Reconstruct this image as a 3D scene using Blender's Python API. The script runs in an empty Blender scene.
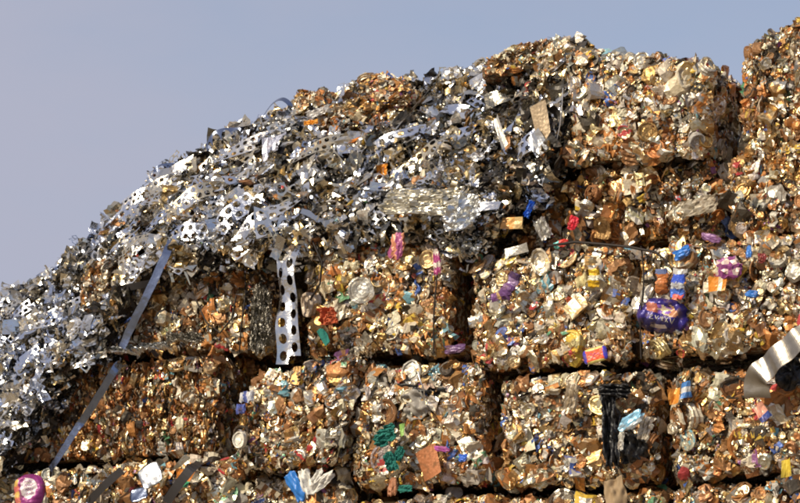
import bpy, math, random
import numpy as np
from mathutils import Vector

SEED = 11
rng = np.random.default_rng(SEED)
random.seed(SEED)
scene = bpy.context.scene
COL = scene.collection

# ------------------------------------------------------------------ view
FPX = 2545.0                      # focal length in photo pixels (800 wide)
CAM = np.array([0.0, -14.0, 1.6])
PITCH = math.radians(10.0)
FWD = np.array([0, math.cos(PITCH), math.sin(PITCH)])
UPV = np.array([0, -math.sin(PITCH), math.cos(PITCH)])
RGT = np.array([1.0, 0, 0])
YAW = math.radians(25.0)
UD = np.array([math.cos(YAW), -math.sin(YAW), 0])     # along the stack, to the near end
VD = np.array([math.sin(YAW), math.cos(YAW), 0])      # away into the stack
ZD = np.array([0, 0, 1.0])
ND = -VD
SUN = np.array([-0.66, -0.50, 0.56]); SUN = SUN / np.linalg.norm(SUN)


def P(px, py, v=0.0):
    """point of the vertical plane lying v metres behind the stack's front face"""
    d = FWD + ((px - 400) / FPX) * RGT - ((py - 251.5) / FPX) * UPV
    t = (v - CAM @ VD) / (d @ VD)
    return CAM + d * t


def mpp(p):
    """metres per photo pixel at point p"""
    return ((p - CAM) @ FWD) / FPX


def unit(a):
    a = np.asarray(a, float)
    return a / (np.linalg.norm(a) + 1e-12)


def smooth_noise(p, seed=0, freq=1.0):
    """cheap smooth pseudo noise, p (...,3) -> (...)"""
    r = np.random.default_rng(seed)
    out = 0
    for k in range(6):
        w = r.normal(size=3) * freq * (0.7 + 0.35 * k)
        out = out + np.sin(p @ w + r.uniform(0, 6.28)) / (1 + 0.4 * k)
    return out / 2.4


def srgb(h):
    h = h.lstrip('#')
    c = [int(h[i:i + 2], 16) / 255 for i in (0, 2, 4)]
    return tuple(((x + 0.055) / 1.055) ** 2.4 if x > 0.04045 else x / 12.92 for x in c)


# ------------------------------------------------------------------ materials
def new_mat(name):
    m = bpy.data.materials.new(name)
    m.use_nodes = True
    return m, m.node_tree, m.node_tree.nodes['Principled BSDF']


def scrap_material(name, bump=0.35, scale=60.0, grime=0.5, bump2=0.2):
    m, nt, b = new_mat(name)
    N, L = nt.nodes, nt.links
    at = N.new('ShaderNodeAttribute'); at.attribute_name = 'Col'
    ro = N.new('ShaderNodeAttribute'); ro.attribute_name = 'Rough'
    tc = N.new('ShaderNodeTexCoord')
    geo = N.new('ShaderNodeNewGeometry')
    n1 = N.new('ShaderNodeTexNoise'); n1.inputs['Scale'].default_value = scale
    n1.inputs['Detail'].default_value = 4; n1.inputs['Roughness'].default_value = 0.6
    L.new(geo.outputs['Position'], n1.inputs['Vector'])
    n2 = N.new('ShaderNodeTexNoise'); n2.inputs['Scale'].default_value = 23
    n2.inputs['Detail'].default_value = 6; n2.inputs['Roughness'].default_value = 0.65
    L.new(geo.outputs['Position'], n2.inputs['Vector'])
    v1 = N.new('ShaderNodeTexVoronoi'); v1.inputs['Scale'].default_value = scale * 1.3
    v1.feature = 'F1'
    L.new(geo.outputs['Position'], v1.inputs['Vector'])
    # grime / rust film with an edge of its own
    ramp = N.new('ShaderNodeValToRGB')
    ramp.color_ramp.elements[0].position = 0.52; ramp.color_ramp.elements[0].color = (0, 0, 0, 1)
    ramp.color_ramp.elements[1].position = 0.72; ramp.color_ramp.elements[1].color = (grime,) * 3 + (1,)
    L.new(n2.outputs['Fac'], ramp.inputs['Fac'])
    mix = N.new('ShaderNodeMixRGB'); mix.inputs['Color2'].default_value = (0.16, 0.085, 0.035, 1)
    L.new(ramp.outputs['Color'], mix.inputs['Fac']); L.new(at.outputs['Color'], mix.inputs['Color1'])
    L.new(mix.outputs['Color'], b.inputs['Base Color'])
    # metalness drops where the film lies
    mm = N.new('ShaderNodeMath'); mm.operation = 'MULTIPLY_ADD'
    mm.inputs[1].default_value = -0.8; L.new(ramp.outputs['Color'], mm.inputs[0])
    mm.inputs[2].default_value = 1.0
    m2 = N.new('ShaderNodeMath'); m2.operation = 'MULTIPLY'
    L.new(mm.outputs[0], m2.inputs[0]); L.new(at.outputs['Alpha'], m2.inputs[1])
    L.new(m2.outputs[0], b.inputs['Metallic'])
    r2 = N.new('ShaderNodeMath'); r2.operation = 'MULTIPLY_ADD'; r2.use_clamp = True
    r2.inputs[1].default_value = 0.45
    L.new(ramp.outputs['Color'], r2.inputs[0]); L.new(ro.outputs['Fac'], r2.inputs[2])
    L.new(r2.outputs[0], b.inputs['Roughness'])
    bp = N.new('ShaderNodeBump'); bp.inputs['Strength'].default_value = bump; bp.inputs['Distance'].default_value = 0.01
    L.new(n1.outputs['Fac'], bp.inputs['Height'])
    bp2 = N.new('ShaderNodeBump'); bp2.inputs['Strength'].default_value = bump2; bp2.inputs['Distance'].default_value = 0.01
    L.new(v1.outputs['Distance'], bp2.inputs['Height'])
    L.new(bp.outputs['Normal'], bp2.inputs['Normal'])
    L.new(bp2.outputs['Normal'], b.inputs['Normal'])
    return m


MAT_SCRAP = scrap_material('crushed_tin', 0.30, 45, 0.8, 0.16)
MAT_TIN = scrap_material('tinplate', 0.22, 40, 0.5, 0.10)


def core_material():
    m, nt, b = new_mat('compressed_scrap')
    N, L = nt.nodes, nt.links
    geo = N.new('ShaderNodeNewGeometry')
    v = N.new('ShaderNodeTexVoronoi'); v.inputs['Scale'].default_value = 42
    L.new(geo.outputs['Position'], v.inputs['Vector'])
    r = N.new('ShaderNodeValToRGB')
    r.color_ramp.interpolation = 'CONSTANT'
    e = r.color_ramp.elements
    e[0].position = 0; e[0].color = (0.20, 0.10, 0.04, 1)
    e[1].position = 0.3; e[1].color = (0.10, 0.07, 0.04, 1)
    for pos, c in ((0.5, (0.3, 0.24, 0.15, 1)), (0.66, (0.28, 0.10, 0.03, 1)), (0.82, (0.4, 0.37, 0.3, 1))):
        q = e.new(pos); q.color = c
    sp = N.new('ShaderNodeSeparateColor')
    L.new(v.outputs['Color'], sp.inputs[0]); L.new(sp.outputs[0], r.inputs['Fac'])
    L.new(r.outputs['Color'], b.inputs['Base Color'])
    b.inputs['Metallic'].default_value = 0.5; b.inputs['Roughness'].default_value = 0.5
    bp = N.new('ShaderNodeBump'); bp.inputs['Strength'].default_value = 0.9; bp.inputs['Distance'].default_value = 0.02
    L.new(v.outputs['Distance'], bp.inputs['Height']); L.new(bp.outputs['Normal'], b.inputs['Normal'])
    return m


MAT_CORE = core_material()



def plain(name, col, rough=0.5, metal=0.0, noise=0.25, scale=25, bump=0.2, dist=0.01):
    m, nt, b = new_mat(name)
    N, L = nt.nodes, nt.links
    geo = N.new('ShaderNodeNewGeometry')
    n = N.new('ShaderNodeTexNoise'); n.inputs['Scale'].default_value = scale; n.inputs['Detail'].default_value = 6
    L.new(geo.outputs['Position'], n.inputs['Vector'])
    mix = N.new('ShaderNodeMixRGB')
    mix.inputs['Color1'].default_value = (*col, 1)
    mix.inputs['Color2'].default_value = (*[c * (1 - noise) for c in col], 1)
    L.new(n.outputs['Fac'], mix.inputs['Fac']); L.new(mix.outputs['Color'], b.inputs['Base Color'])
    b.inputs['Roughness'].default_value = rough; b.inputs['Metallic'].default_value = metal
    bp = N.new('ShaderNodeBump'); bp.inputs['Strength'].default_value = bump; bp.inputs['Distance'].default_value = dist
    L.new(n.outputs['Fac'], bp.inputs['Height']); L.new(bp.outputs['Normal'], b.inputs['Normal'])
    return m


MAT_HEAP = plain('shade_dark_core', (0.10, 0.085, 0.065), .45, .7, .5, 40, 1.0, .04)  # dark core colour puts shade into the crevices between scraps
M_STEEL = plain('bright_steel', (0.76, 0.76, 0.76), 0.36, 1.0, 0.25, 22, 0.3)
M_BAND = plain('blued_steel_band', (0.30, 0.35, 0.48), 0.22, 1.0, 0.5, 22, 0.35)
M_DARKBAND = plain('dark_steel_band', (0.05, 0.045, 0.045), 0.45, 0.4, 0.3, 14, 0.1)
M_WIRE = plain('rusty_wire', (0.03, 0.022, 0.018), 0.6, 0.5)
M_BLACKPL = plain('black_plastic_film', (0.014, 0.014, 0.016), 0.42, 0.0, 0.3, 30, 0.5, 0.02)
M_TEAL = plain('teal_cloth', (0.02, 0.21, 0.17), 0.9, 0, 0.5, 90, 0.4)
M_ORANGE = plain('orange_cloth', (0.55, 0.12, 0.045), 0.9, 0, 0.4, 90, 0.4)
M_WHITEPL = plain('white_plastic', (0.74, 0.71, 0.64), 0.45, 0, 0.25, 30, 0.3)
M_BLUEPL = plain('blue_plastic', (0.03, 0.20, 0.62), 0.4, 0, 0.35, 30, 0.3)
M_FOIL = plain('crumpled_foil', (0.74, 0.74, 0.72), 0.27, 1.0, 0.4, 45, 0.2, 0.01)
M_DULLFOIL = plain('dull_foil', (0.42, 0.39, 0.33), 0.36, 0.9, 0.5, 60, 0.7, 0.02)
M_CREAM = plain('cream_foil', (0.66, 0.62, 0.52), 0.34, 0.85, 0.5, 40, 0.25, 0.01)
M_TANBOARD = plain('tan_board', (0.36, 0.25, 0.14), 0.8, 0, 0.4, 22, 0.3)
M_GREYPL = plain('grey_plastic', (0.34, 0.31, 0.27), 0.5, 0, 0.35, 25, 0.3)
M_CORR = plain('buff_sheet_metal', (0.46, 0.41, 0.34), 0.32, 0.85, 0.6, 22, 0.3)
M_LETTER = plain('pale_lettering', (0.52, 0.48, 0.42), 0.5, 0, 0.1)
M_DARKINK = plain('violet_ink', (0.30, 0.12, 0.30), 0.6, 0, 0.1)
M_BLUEINK = plain('blue_ink', (0.12, 0.10, 0.45), 0.6, 0, 0.1)


# ------------------------------------------------------------------ base shapes
class Shape:
    def __init__(self, v, faces, kind):
        self.v = np.asarray(v, float)
        self.tot = np.array([len(f) for f in faces], np.int32)
        self.idx = np.concatenate([np.asarray(f, np.int32) for f in faces])
        st = np.concatenate([[0], np.cumsum(self.tot)[:-1]])
        self.fc = np.add.reduceat(self.v[self.idx], st, axis=0) / self.tot[:, None]
        self.kind = kind


def rot_noise(v, seed, freq, amp):
    o = np.stack([smooth_noise(v, seed + k * 7, freq) for k in range(3)], -1)
    return v + o * amp


def sh_can(seed, n=10, m=6, squash=0.42):
    """a can lying on its side, crushed flat; long axis x"""
    r = np.random.default_rng(seed)
    prof = [(-0.5, 0.0), (-0.47, 0.27), (-0.5, 0.33)] + \
           [(x, 0.33 + r.uniform(-.05, .03)) for x in np.linspace(-0.36, 0.36, m - 2)] + \
           [(0.5, 0.33), (0.47, 0.27), (0.5, 0.0)]
    V, F = [], []
    for (x, rad) in prof:
        for k in range(n):
            a = 2 * math.pi * k / n
            V.append((x, math.cos(a) * rad, math.sin(a) * rad))
    for i in range(len(prof) - 1):
        for k in range(n):
            V0 = i * n + k; V1 = i * n + (k + 1) % n
            F.append((V0, V1, V1 + n, V0 + n))
    V = np.array(V)
    V = rot_noise(V, seed, 7.5, 0.085)
    V += r.normal(size=V.shape) * 0.012
    V[:, 2] *= squash
    V[:, 2] += 0.25 * r.uniform(-1, 1) * V[:, 0] ** 2 + 0.12 * np.sin(V[:, 0] * 9 + r.uniform(0, 6))
    return Shape(V, F, 'crushed_can')


def sh_puck(seed, n=14):
    """a can crushed end to end; round end with rim faces +z"""
    r = np.random.default_rng(seed)
    prof = [(0.0, 0.14), (0.22, 0.15), (0.26, 0.12), (0.38, 0.12), (0.41, 0.18), (0.47, 0.18), (0.5, 0.14),
            (0.46, 0.05), (0.5, -0.02), (0.45, -0.1), (0.48, -0.18), (0.0, -0.16)]
    V, F = [], []
    for (rad, z) in prof:
        for k in range(n):
            a = 2 * math.pi * k / n
            V.append((math.cos(a) * rad, math.sin(a) * rad, z))
    for i in range(len(prof) - 1):
        for k in range(n):
            a = i * n + k; b = i * n + (k + 1) % n
            F.append((a, a + n, b + n, b))
    V = rot_noise(np.array(V), seed, 5.0, 0.05)
    V[:, 0] *= r.uniform(.8, 1.05); V[:, 1] *= r.uniform(.7, 1.0)
    V[:, 2] += r.uniform(-.25, .25) * V[:, 0] ** 2 * 2
    return Shape(V, F, 'flattened_tin')


def sh_lid(seed, n=16):
    r = np.random.default_rng(seed)
    prof = [(0.0, 0.0), (0.16, 0.0), (0.18, 0.02), (0.30, 0.02), (0.32, 0.0), (0.40, 0.0), (0.42, 0.035), (0.5, 0.03), (0.5, -0.03)]
    V, F = [], []
    for (rad, z) in prof:
        for k in range(n):
            a = 2 * math.pi * k / n
            V.append((math.cos(a) * rad, math.sin(a) * rad, z))
    for i in range(len(prof) - 1):
        for k in range(n):
            a = i * n + k; b = i * n + (k + 1) % n
            F.append((a, a + n, b + n, b))
    V = rot_noise(np.array(V), seed, 3.5, 0.05)
    V[:, 2] += r.uniform(-.5, .5) * V[:, 0] ** 2
    return Shape(V, F, 'tin_lid')


def ico(sub):
    import bmesh
    bm = bmesh.new(); bmesh.ops.create_icosphere(bm, subdivisions=sub, radius=0.5)
    V = np.array([v.co[:] for v in bm.verts]); F = [[v.index for v in f.verts] for f in bm.faces]
    bm.free(); return V, F


ICO1, ICO2 = ico(1), ico(2)


def sh_chunk(seed, sub=2):
    r = np.random.default_rng(seed)
    V, F = (ICO2 if sub == 2 else ICO1)
    V = rot_noise(V.copy(), seed, 8, 0.12) + r.normal(size=V.shape) * (0.028 if sub == 2 else 0.05)
    V *= np.array([1.1, r.uniform(.5, .95), r.uniform(.16, .36)])
    return Shape(V, F, 'crumpled_tin')


def sh_sheet(seed, nx=5, ny=4, amp=0.12, asp=0.75):
    r = np.random.default_rng(seed)
    V, F = [], []
    fold = r.uniform(0, 6.28); fd = unit([math.cos(fold), math.sin(fold)])
    ph = r.uniform(0, 6)
    for j in range(ny + 1):
        for i in range(nx + 1):
            x = (i / nx - .5) + r.normal() * .035; y = (j / ny - .5) * asp + r.normal() * .035
            t = x * fd[0] + y * fd[1]
            z = amp * (abs(((t * 2.6 + ph) % 1) - .5) * 2 - .5) + r.normal() * amp * .28
            V.append((x, y, z))
    for j in range(ny):
        for i in range(nx):
            a = j * (nx + 1) + i
            F.append((a, a + 1, a + nx + 2)); F.append((a, a + nx + 2, a + nx + 1))
    return Shape(V, F, 'folded_tin')


def perf_grid(nx, rows, hole, half=False):
    """flat stamping skeleton with staggered round holes really cut out, welded"""
    key, V, F = {}, [], []

    def vid(x, y):
        k = (round(x, 3), round(y, 3))
        if k not in key:
            key[k] = len(V); V.append((x, y, 0.0))
        return key[k]
    sq = [(.5, t) for t in (-.25, 0, .25, .5)] + [(t, .5) for t in (.25, 0, -.25, -.5)] + [(-.5, t) for t in (.25, 0, -.25, -.5)] + [(t, -.5) for t in (-.25, 0, .25, .5)]
    n = len(sq)
    for j in range(rows):
        odd = j % 2
        for i in range(nx - odd):
            cx = i - (nx - 1) / 2 + .5 * odd; cy = j - (rows - 1) / 2
            o = [vid(cx + p[0], cy + p[1]) for p in sq]
            q = []
            for p in sq:
                a = math.atan2(p[1], p[0]); q.append(vid(cx + math.cos(a) * hole, cy + math.sin(a) * hole))
            for k in range(n):
                k2 = (k + 1) % n
                my = sq[k][1] + sq[k2][1]
                if half and ((j == 0 and my < -.3) or (j == rows - 1 and my > .3)): continue
                F.append((o[k], o[k2], q[k2], q[k]))
    used = sorted({i for f in F for i in f}); mp = {u: k for k, u in enumerate(used)}
    V = np.array(V)[used]
    V[:, 1] *= .92
    return V, [tuple(mp[i] for i in f) for f in F]


def sh_perf(seed, nx=3, rows=2, half=False, bend=0.6, twist=0.4, hole=0.37):
    r = np.random.default_rng(seed)
    V, F = perf_grid(nx, rows, hole, half)
    V = V / nx
    x, y = V[:, 0].copy(), V[:, 1].copy()
    V[:, 2] = bend * x ** 2 + 0.06 * np.sin(x * 7 + r.uniform(0, 6)) + twist * x * y + r.uniform(-.5, .5) * y * y
    V = rot_noise(V, seed, 6, 0.025)
    return Shape(V, F, 'perforated')


def sh_curl(seed, n=12, wid=0.28):
    r = np.random.default_rng(seed)
    tot = r.uniform(2.0, 6.5); rad = 1.0 / tot
    V, F = [], []
    for i in range(n + 1):
        t = i / n; a = tot * (t - .5); rr = rad * (1 + .35 * t)
        for s in (-.5, .5):
            V.append((math.sin(a) * rr, s * wid + r.normal() * .01 + .25 * t * (wid), rr * (1 - math.cos(a))))
    for i in range(n):
        a = 2 * i
        F.append((a, a + 1, a + 3, a + 2))
    V = np.array(V); V -= V.mean(0)
    return Shape(V, F, 'curled')


def sh_shard(seed):
    r = np.random.default_rng(seed)
    n = 5
    V, F = [], []
    for i in range(n + 1):
        t = i / n; w = .34 * (1 - t) ** .8 + .015
        for s in (-.5, 0, .5):
            V.append((t - .5 + r.normal() * .015, s * w * 2 + .3 * t * t * r.uniform(.6, 1), .25 * t * t + r.normal() * .02 + abs(s) * .05))
    for i in range(n):
        for k in range(2):
            a = 3 * i + k
            F.append((a, a + 1, a + 4, a + 3))
    return Shape(V, F, 'torn')


def sh_plate(seed, asp=0.5):
    r = np.random.default_rng(seed)
    nx, ny = 5, 3
    V, F = [], []
    b1, b2, tw = r.uniform(-.5, .5), r.uniform(-.25, .25), r.uniform(-.5, .5)
    for j in range(ny + 1):
        for i in range(nx + 1):
            x = i / nx - .5; y = (j / ny - .5) * asp
            V.append((x + r.normal() * .012, y + r.normal() * .012 + .12 * x * r.uniform(.9, 1.1), b1 * x * x + b2 * abs(x) + tw * x * y + r.normal() * .008))
    for j in range(ny):
        for i in range(nx):
            a = j * (nx + 1) + i
            F.append((a, a + 1, a + nx + 2, a + nx + 1))
    return Shape(V, F, 'plain')


CANS = [sh_can(100 + k, squash=0.14 + .05 * k) for k in range(8)]
PUCKS = [sh_puck(200 + k) for k in range(6)]
LIDS = [sh_lid(300 + k) for k in range(5)]
FOLDS = [sh_sheet(680 + k, 7, 5, .10 + .015 * k, random.uniform(.5, 1.0)) for k in range(10)]
CHUNKS = [sh_chunk(400 + k, 2) for k in range(10)]
BITS = [sh_chunk(500 + k, 1) for k in range(10)]
SHEETS = [sh_sheet(600 + k) for k in range(10)]
FLATS = [sh_plate(650 + k, .6) for k in range(6)]

PERFS = [sh_perf(700 + k, nx=3 + k % 3, bend=random.uniform(-.7, .9), twist=random.uniform(-1, 1)) for k in range(8)]
SCALL = [sh_perf(760 + k, nx=3 + k % 3, half=True, bend=random.uniform(-.8, .8), twist=random.uniform(-1, 1)) for k in range(6)]
CURLS = [sh_curl(800 + k, wid=random.uniform(.15, .4)) for k in range(8)]
SHARDS = [sh_shard(850 + k) for k in range(6)]
PLATES = [sh_plate(900 + k, random.uniform(.3, .75)) for k in range(8)]
CRUMPS = [sh_sheet(950 + k, 6, 5, .16, .8) for k in range(8)]


class Bag:
    """gathers placed shapes into one mesh"""
    def __init__(self):
        self.V, self.I, self.T, self.C, self.R, self.M = [], [], [], [], [], []
        self.n = 0

    def add(self, v, idx, tot, col, rough, mat=0):
        self.V.append(v); self.I.append(idx + self.n); self.T.append(tot)
        self.C.append(np.broadcast_to(col, (len(tot), 4))); self.R.append(np.broadcast_to(np.float64(rough), (len(tot),)))
        self.M.append(np.full(len(tot), mat, np.int32))
        self.n += len(v)

    def build(self, name, mats, parent=None, origin=(0, 0, 0), smooth=False):
        origin = np.asarray(origin, float)
        me = bpy.data.meshes.new(name)
        V = np.concatenate(self.V) - origin; I = np.concatenate(self.I); T = np.concatenate(self.T)
        me.vertices.add(len(V)); me.loops.add(len(I)); me.polygons.add(len(T))
        me.vertices.foreach_set('co', V.astype(np.float32).ravel())
        me.loops.foreach_set('vertex_index', I.astype(np.int32))
        st = np.concatenate([[0], np.cumsum(T)[:-1]]).astype(np.int32)
        me.polygons.foreach_set('loop_start', st)
        me.polygons.foreach_set('material_index', np.concatenate(self.M))
        me.polygons.foreach_set('use_smooth', np.full(len(T), smooth))
        me.update(calc_edges=True)
        a = me.attributes.new('Col', 'FLOAT_COLOR', 'FACE')
        a.data.foreach_set('color', np.concatenate(self.C).astype(np.float32).ravel())
        r = me.attributes.new('Rough', 'FLOAT', 'FACE')
        r.data.foreach_set('value', np.concatenate(self.R).astype(np.float32))
        for m in (mats if isinstance(mats, (list, tuple)) else [mats]):
            me.materials.append(m)
        o = bpy.data.objects.new(name, me); COL.objects.link(o)
        if parent is not None:
            o.parent = parent
            o.location = Vector(origin) - parent.location
        else:
            o.location = Vector(origin)
        return o


def basis(n, t):
    n = unit(n); t = np.asarray(t, float); t = t - n * (t @ n)
    if np.linalg.norm(t) < 1e-4:
        t = np.cross(n, [0.3, 0.5, 0.8])
    t = unit(t)
    return np.stack([t, np.cross(n, t), n], 1)


def tag(o, label=None, cat=None, group=None, kind=None):
    if label: o['label'] = label
    if cat: o['category'] = cat
    if group: o['group'] = group
    if kind: o['kind'] = kind
    return o


def empty(name, loc):
    o = bpy.data.objects.new(name, None); COL.objects.link(o)
    o.location = Vector(loc); o.empty_display_size = 0.1
    return o


# ------------------------------------------------------------------ colours of scrap
PAL = [  # rgb, metallic, rough, weight
    ((0.70, 0.64, 0.52), 1.0, .32, 18),   # bare tin
    ((0.72, 0.61, 0.43), 1.0, .34, 13),   # warm tin
    ((0.68, 0.51, 0.27), 1.0, .35, 15),   # gold lacquer
    ((0.52, 0.32, 0.13), 1.0, .40, 13),   # dark gold lacquer
    ((0.31, 0.15, 0.06), 0.45, .46, 13), # rust brown
    ((0.50, 0.21, 0.06), 0.4, .42, 8),    # orange rust
    ((0.62, 0.54, 0.40), 0.15, .42, 8),    # cream paint
    ((0.42, 0.39, 0.34), 0.3, .45, 6),    # grey paint
    ((0.06, 0.048, 0.035), 0.4, .5, 8),   # sooty
    ((0.06, 0.12, 0.36), 0.1, .35, .5),
    ((0.16, 0.34, 0.40), 0.1, .35, .6),
    ((0.42, 0.05, 0.05), 0.1, .35, .5),
    ((0.10, 0.26, 0.14), 0.1, .35, .5),
    ((0.62, 0.42, 0.06), 0.1, .35, .6),
    ((0.20, 0.07, 0.19), 0.1, .35, .3),
]
PAL_RGB = np.array([p[0] for p in PAL]); PAL_M = np.array([p[1] for p in PAL]); PAL_R = np.array([p[2] for p in PAL])


def pal_weights(rusty=1.0, colour=1.0, silver=1.0):
    w = np.array([p[3] for p in PAL], float)
    w[0:2] *= silver; w[6:8] *= silver; w[3:6] *= rusty; w[9:] *= colour
    return w / w.sum()


def face_cols(shape, w):
    i = rng.choice(len(PAL), p=w)
    c = PAL_RGB[i] * rng.uniform(.75, 1.12) * (1 + rng.normal(size=3) * .03)
    m = PAL_M[i]; r = PAL_R[i] + rng.uniform(-.09, .12)
    n = len(shape.tot)
    out = np.empty((n, 4)); out[:, :3] = np.clip(c, 0, .9); out[:, 3] = m
    rr = np.full(n, r)
    u = rng.random()
    if u < .5 and n > 12:         # a printed or rusted area with an outline of its own
        j = rng.choice(len(PAL), p=w if u < .2 else W_PRINT)
        d = unit(rng.normal(size=3) * [1, 1, .3])
        k = rng.uniform(1.0, 3.2); ph = rng.random()
        mask = ((shape.fc @ d * k + ph) % 1) < rng.uniform(.25, .6)
        out[mask, :3] = PAL_RGB[j]; out[mask, 3] = PAL_M[j]; rr[mask] = PAL_R[j]
    out[:, :3] *= (1 + rng.normal(size=(n, 1)) * .08)
    return np.clip(out, 0, 1), np.clip(rr, .16, .9)


W_PRINT = np.array([0, 0, 0, 0, 3, 4, 6, 3, 1, 1.0, .8, 1.3, .7, 1, .5]); W_PRINT /= W_PRINT.sum()


# ------------------------------------------------------------------ bales
def bale(name, label, bl, br, tl, tr, v=0.0, depth=1.3, edge=0.15, grain=90, rusty=1.0, colour=1.0, silver=1.0,
         dens=1.0, loose=0.0, power=20, parts=85, top=.6, right=.5, size=1.0, seed=None, wires=(), bulge=.02):
    c0, c1, c2, c3 = P(*bl, v), P(*br, v), P(*tl, v), P(*tr, v)
    root_loc = (c0 + c1) / 2 + VD * depth / 2
    root = empty(name, root_loc)
    tag(root, label, 'bale', 'bales of crushed cans in the stack')
    seed = seed or rng.integers(1e6)

    def tri(q):     # q (...,3) in [-1,1]: across, up, towards the viewer (+1 front)
        a = (q[..., 0:1] + 1) / 2; b = (q[..., 1:2] + 1) / 2; c = (1 - q[..., 2:3]) / 2
        f = c0 * (1 - a) * (1 - b) + c1 * a * (1 - b) + c2 * (1 - a) * b + c3 * a * b
        return f + VD * depth * c

    def round_(q, k=1.0):
        s = (np.abs(q) ** power).sum(-1, keepdims=True) ** (1 / power)
        return q / s * k

    # core
    g = 15
    bag = Bag()
    lin = np.linspace(-1, 1, g)
    A, B = np.meshgrid(lin, lin, indexing='ij')
    fidx = []
    for i in range(g - 1):
        for j in range(g - 1):
            a = i * g + j; fidx.append((a, a + g, a + g + 1, a + 1))
    fidx = np.array(fidx, np.int32)
    faces6 = [((0, 1, 2), 1), ((0, 1, 2), -1), ((1, 2, 0), 1), ((1, 2, 0), -1), ((2, 0, 1), 1), ((2, 0, 1), -1)]
    for ax, sg in faces6:
        q = np.zeros((g * g, 3)); q[:, ax[0]] = A.ravel(); q[:, ax[1]] = B.ravel(); q[:, ax[2]] = sg
        q = round_(q, .94)
        w = tri(q)
        w = w + smooth_noise(w, seed, 9)[:, None] * 0.02 * unit(w.mean(0) - (c0 + c3) / 2 - VD * depth / 2)
        f = fidx if sg > 0 else fidx[:, ::-1]
        bag.add(w, f.ravel(), np.full(len(f), 4, np.int32), (0.2, 0.12, 0.06, .5), .5)
    bag.build('packed_core', MAT_CORE, root, root_loc)

    wdt = np.linalg.norm(c1 - c0); hgt = np.linalg.norm(c2 - c0)
    WV = [[pal_weights(rusty * a_, colour, silver * b_) for a_ in (.5, 1, 2.1)] for b_ in (.6, 1, 1.7)]
    gdir = math.cos(math.radians(grain)) * UD + math.sin(math.radians(grain)) * ZD   # direction the pressed layers run
    pieces = []
    specs = [(2, 1, wdt * hgt, 1.0), (1, 1, wdt * depth, top), (0, 1, depth * hgt, right), (0, -1, depth * hgt, .28),
             (1, -1, wdt * depth, .10), (2, -1, wdt * hgt, .12)]
    for ax, sg, area, dn in specs:
        if ax != 2: dn *= min(1.0, .85 / depth)
        nbig = int(area * 600 * dn * dens / size ** 2); nsm = int(area * 1200 * dn * dens)
        for small, cnt in ((False, nbig), (True, nsm)):
            q = rng.uniform(-1, 1, size=(cnt, 3)); q[:, ax] = sg
            q = round_(q)
            e = 1e-3
            w = tri(q)
            # outward normal of the rounded box
            gr = np.sign(q) * np.abs(q) ** (min(power, 7) - 1)
            nr = gr[:, 0:1] * UD + gr[:, 1:2] * ZD + gr[:, 2:3] * ND
            nr /= np.linalg.norm(nr, axis=1, keepdims=True)
            w = w + nr * (smooth_noise(w, seed, 7)[:, None] * bulge + rng.normal(size=(cnt, 1)) * (.006 + loose * .03) - .014)
            for k in range(cnt):
                n = nr[k]
                if small:
                    sh = BITS[rng.integers(len(BITS))] if rng.random() < .6 else SHEETS[rng.integers(len(SHEETS))]
                    s = rng.uniform(.016, .042)
                else:
                    u = rng.random()
                    sh = (CANS if u < .28 else PUCKS if u < .40 else LIDS if u < .48 else CHUNKS if u < .56 else FLATS if u < .68 else FOLDS if u < .88 else SHEETS)
                    sh = sh[rng.integers(len(sh))]
                    s = float(np.clip(rng.lognormal(math.log(.074), .42), .032, .19)) * size
                    if sh.kind in ('tin_lid', 'flattened_tin'): s *= .85
                    if sh.kind in ('plain', 'folded_tin', 'crumpled_tin'): s = min(s, .13)
                u = rng.random()
                if u < edge:            # seen on edge: its flat lies across the layers
                    flat = np.cross(gdir, n) + rng.normal(size=3) * .22
                    tdir = gdir + rng.normal(size=3) * .2
                else:
                    flat = n + rng.normal(size=3) * (.23 + loose * .5)
                    tdir = rng.normal(size=3) + gdir * .8
                R = basis(flat, tdir)
                x = w[k]
                if u < edge and not small: x = x - n * s * .25
                pieces.append((sh, R, x, s, ax == 2 and sg == 1 and not small))
    # the largest of the face that shows become parts, the rest is one mass
    order = sorted((i for i, p in enumerate(pieces) if p[4]), key=lambda i: -pieces[i][3])
    big = set(order[:parts])
    mass = Bag()
    for i, (sh, R, x, s, fr) in enumerate(pieces):
        n1 = smooth_noise(x, seed + 3, 4.5) + rng.normal() * .35; n2 = smooth_noise(x, seed + 4, 4.5) + rng.normal() * .35
        c, r = face_cols(sh, WV[0 if n2 < -.35 else 2 if n2 > .35 else 1][0 if n1 < -.35 else 2 if n1 > .35 else 1])
        vv = (sh.v * s) @ R.T + x
        if i in big:
            b = Bag(); b.add(vv, sh.idx, sh.tot, c, r)
            b.build(sh.kind, MAT_SCRAP, root, x)
        else:
            mass.add(vv, sh.idx, sh.tot, c, r)
    o = mass.build('crushed_cans', MAT_SCRAP, root, root_loc)
    o['kind'] = 'stuff'
    for wx in wires:
        pts = []
        for t in np.linspace(0, 1, 14):
            a = (wx - bl[0]) / (br[0] - bl[0])
            p = (c0 * (1 - a) + c1 * a) * (1 - t) + (c2 * (1 - a) + c3 * a) * t
            pts.append(p + ND * (.035 + .008 * math.sin(t * 9 + wx)) + UD * .012 * math.sin(t * 5 + wx))
        tube('tie_wire', pts, .0045, M_WIRE, root)
    return root


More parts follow.
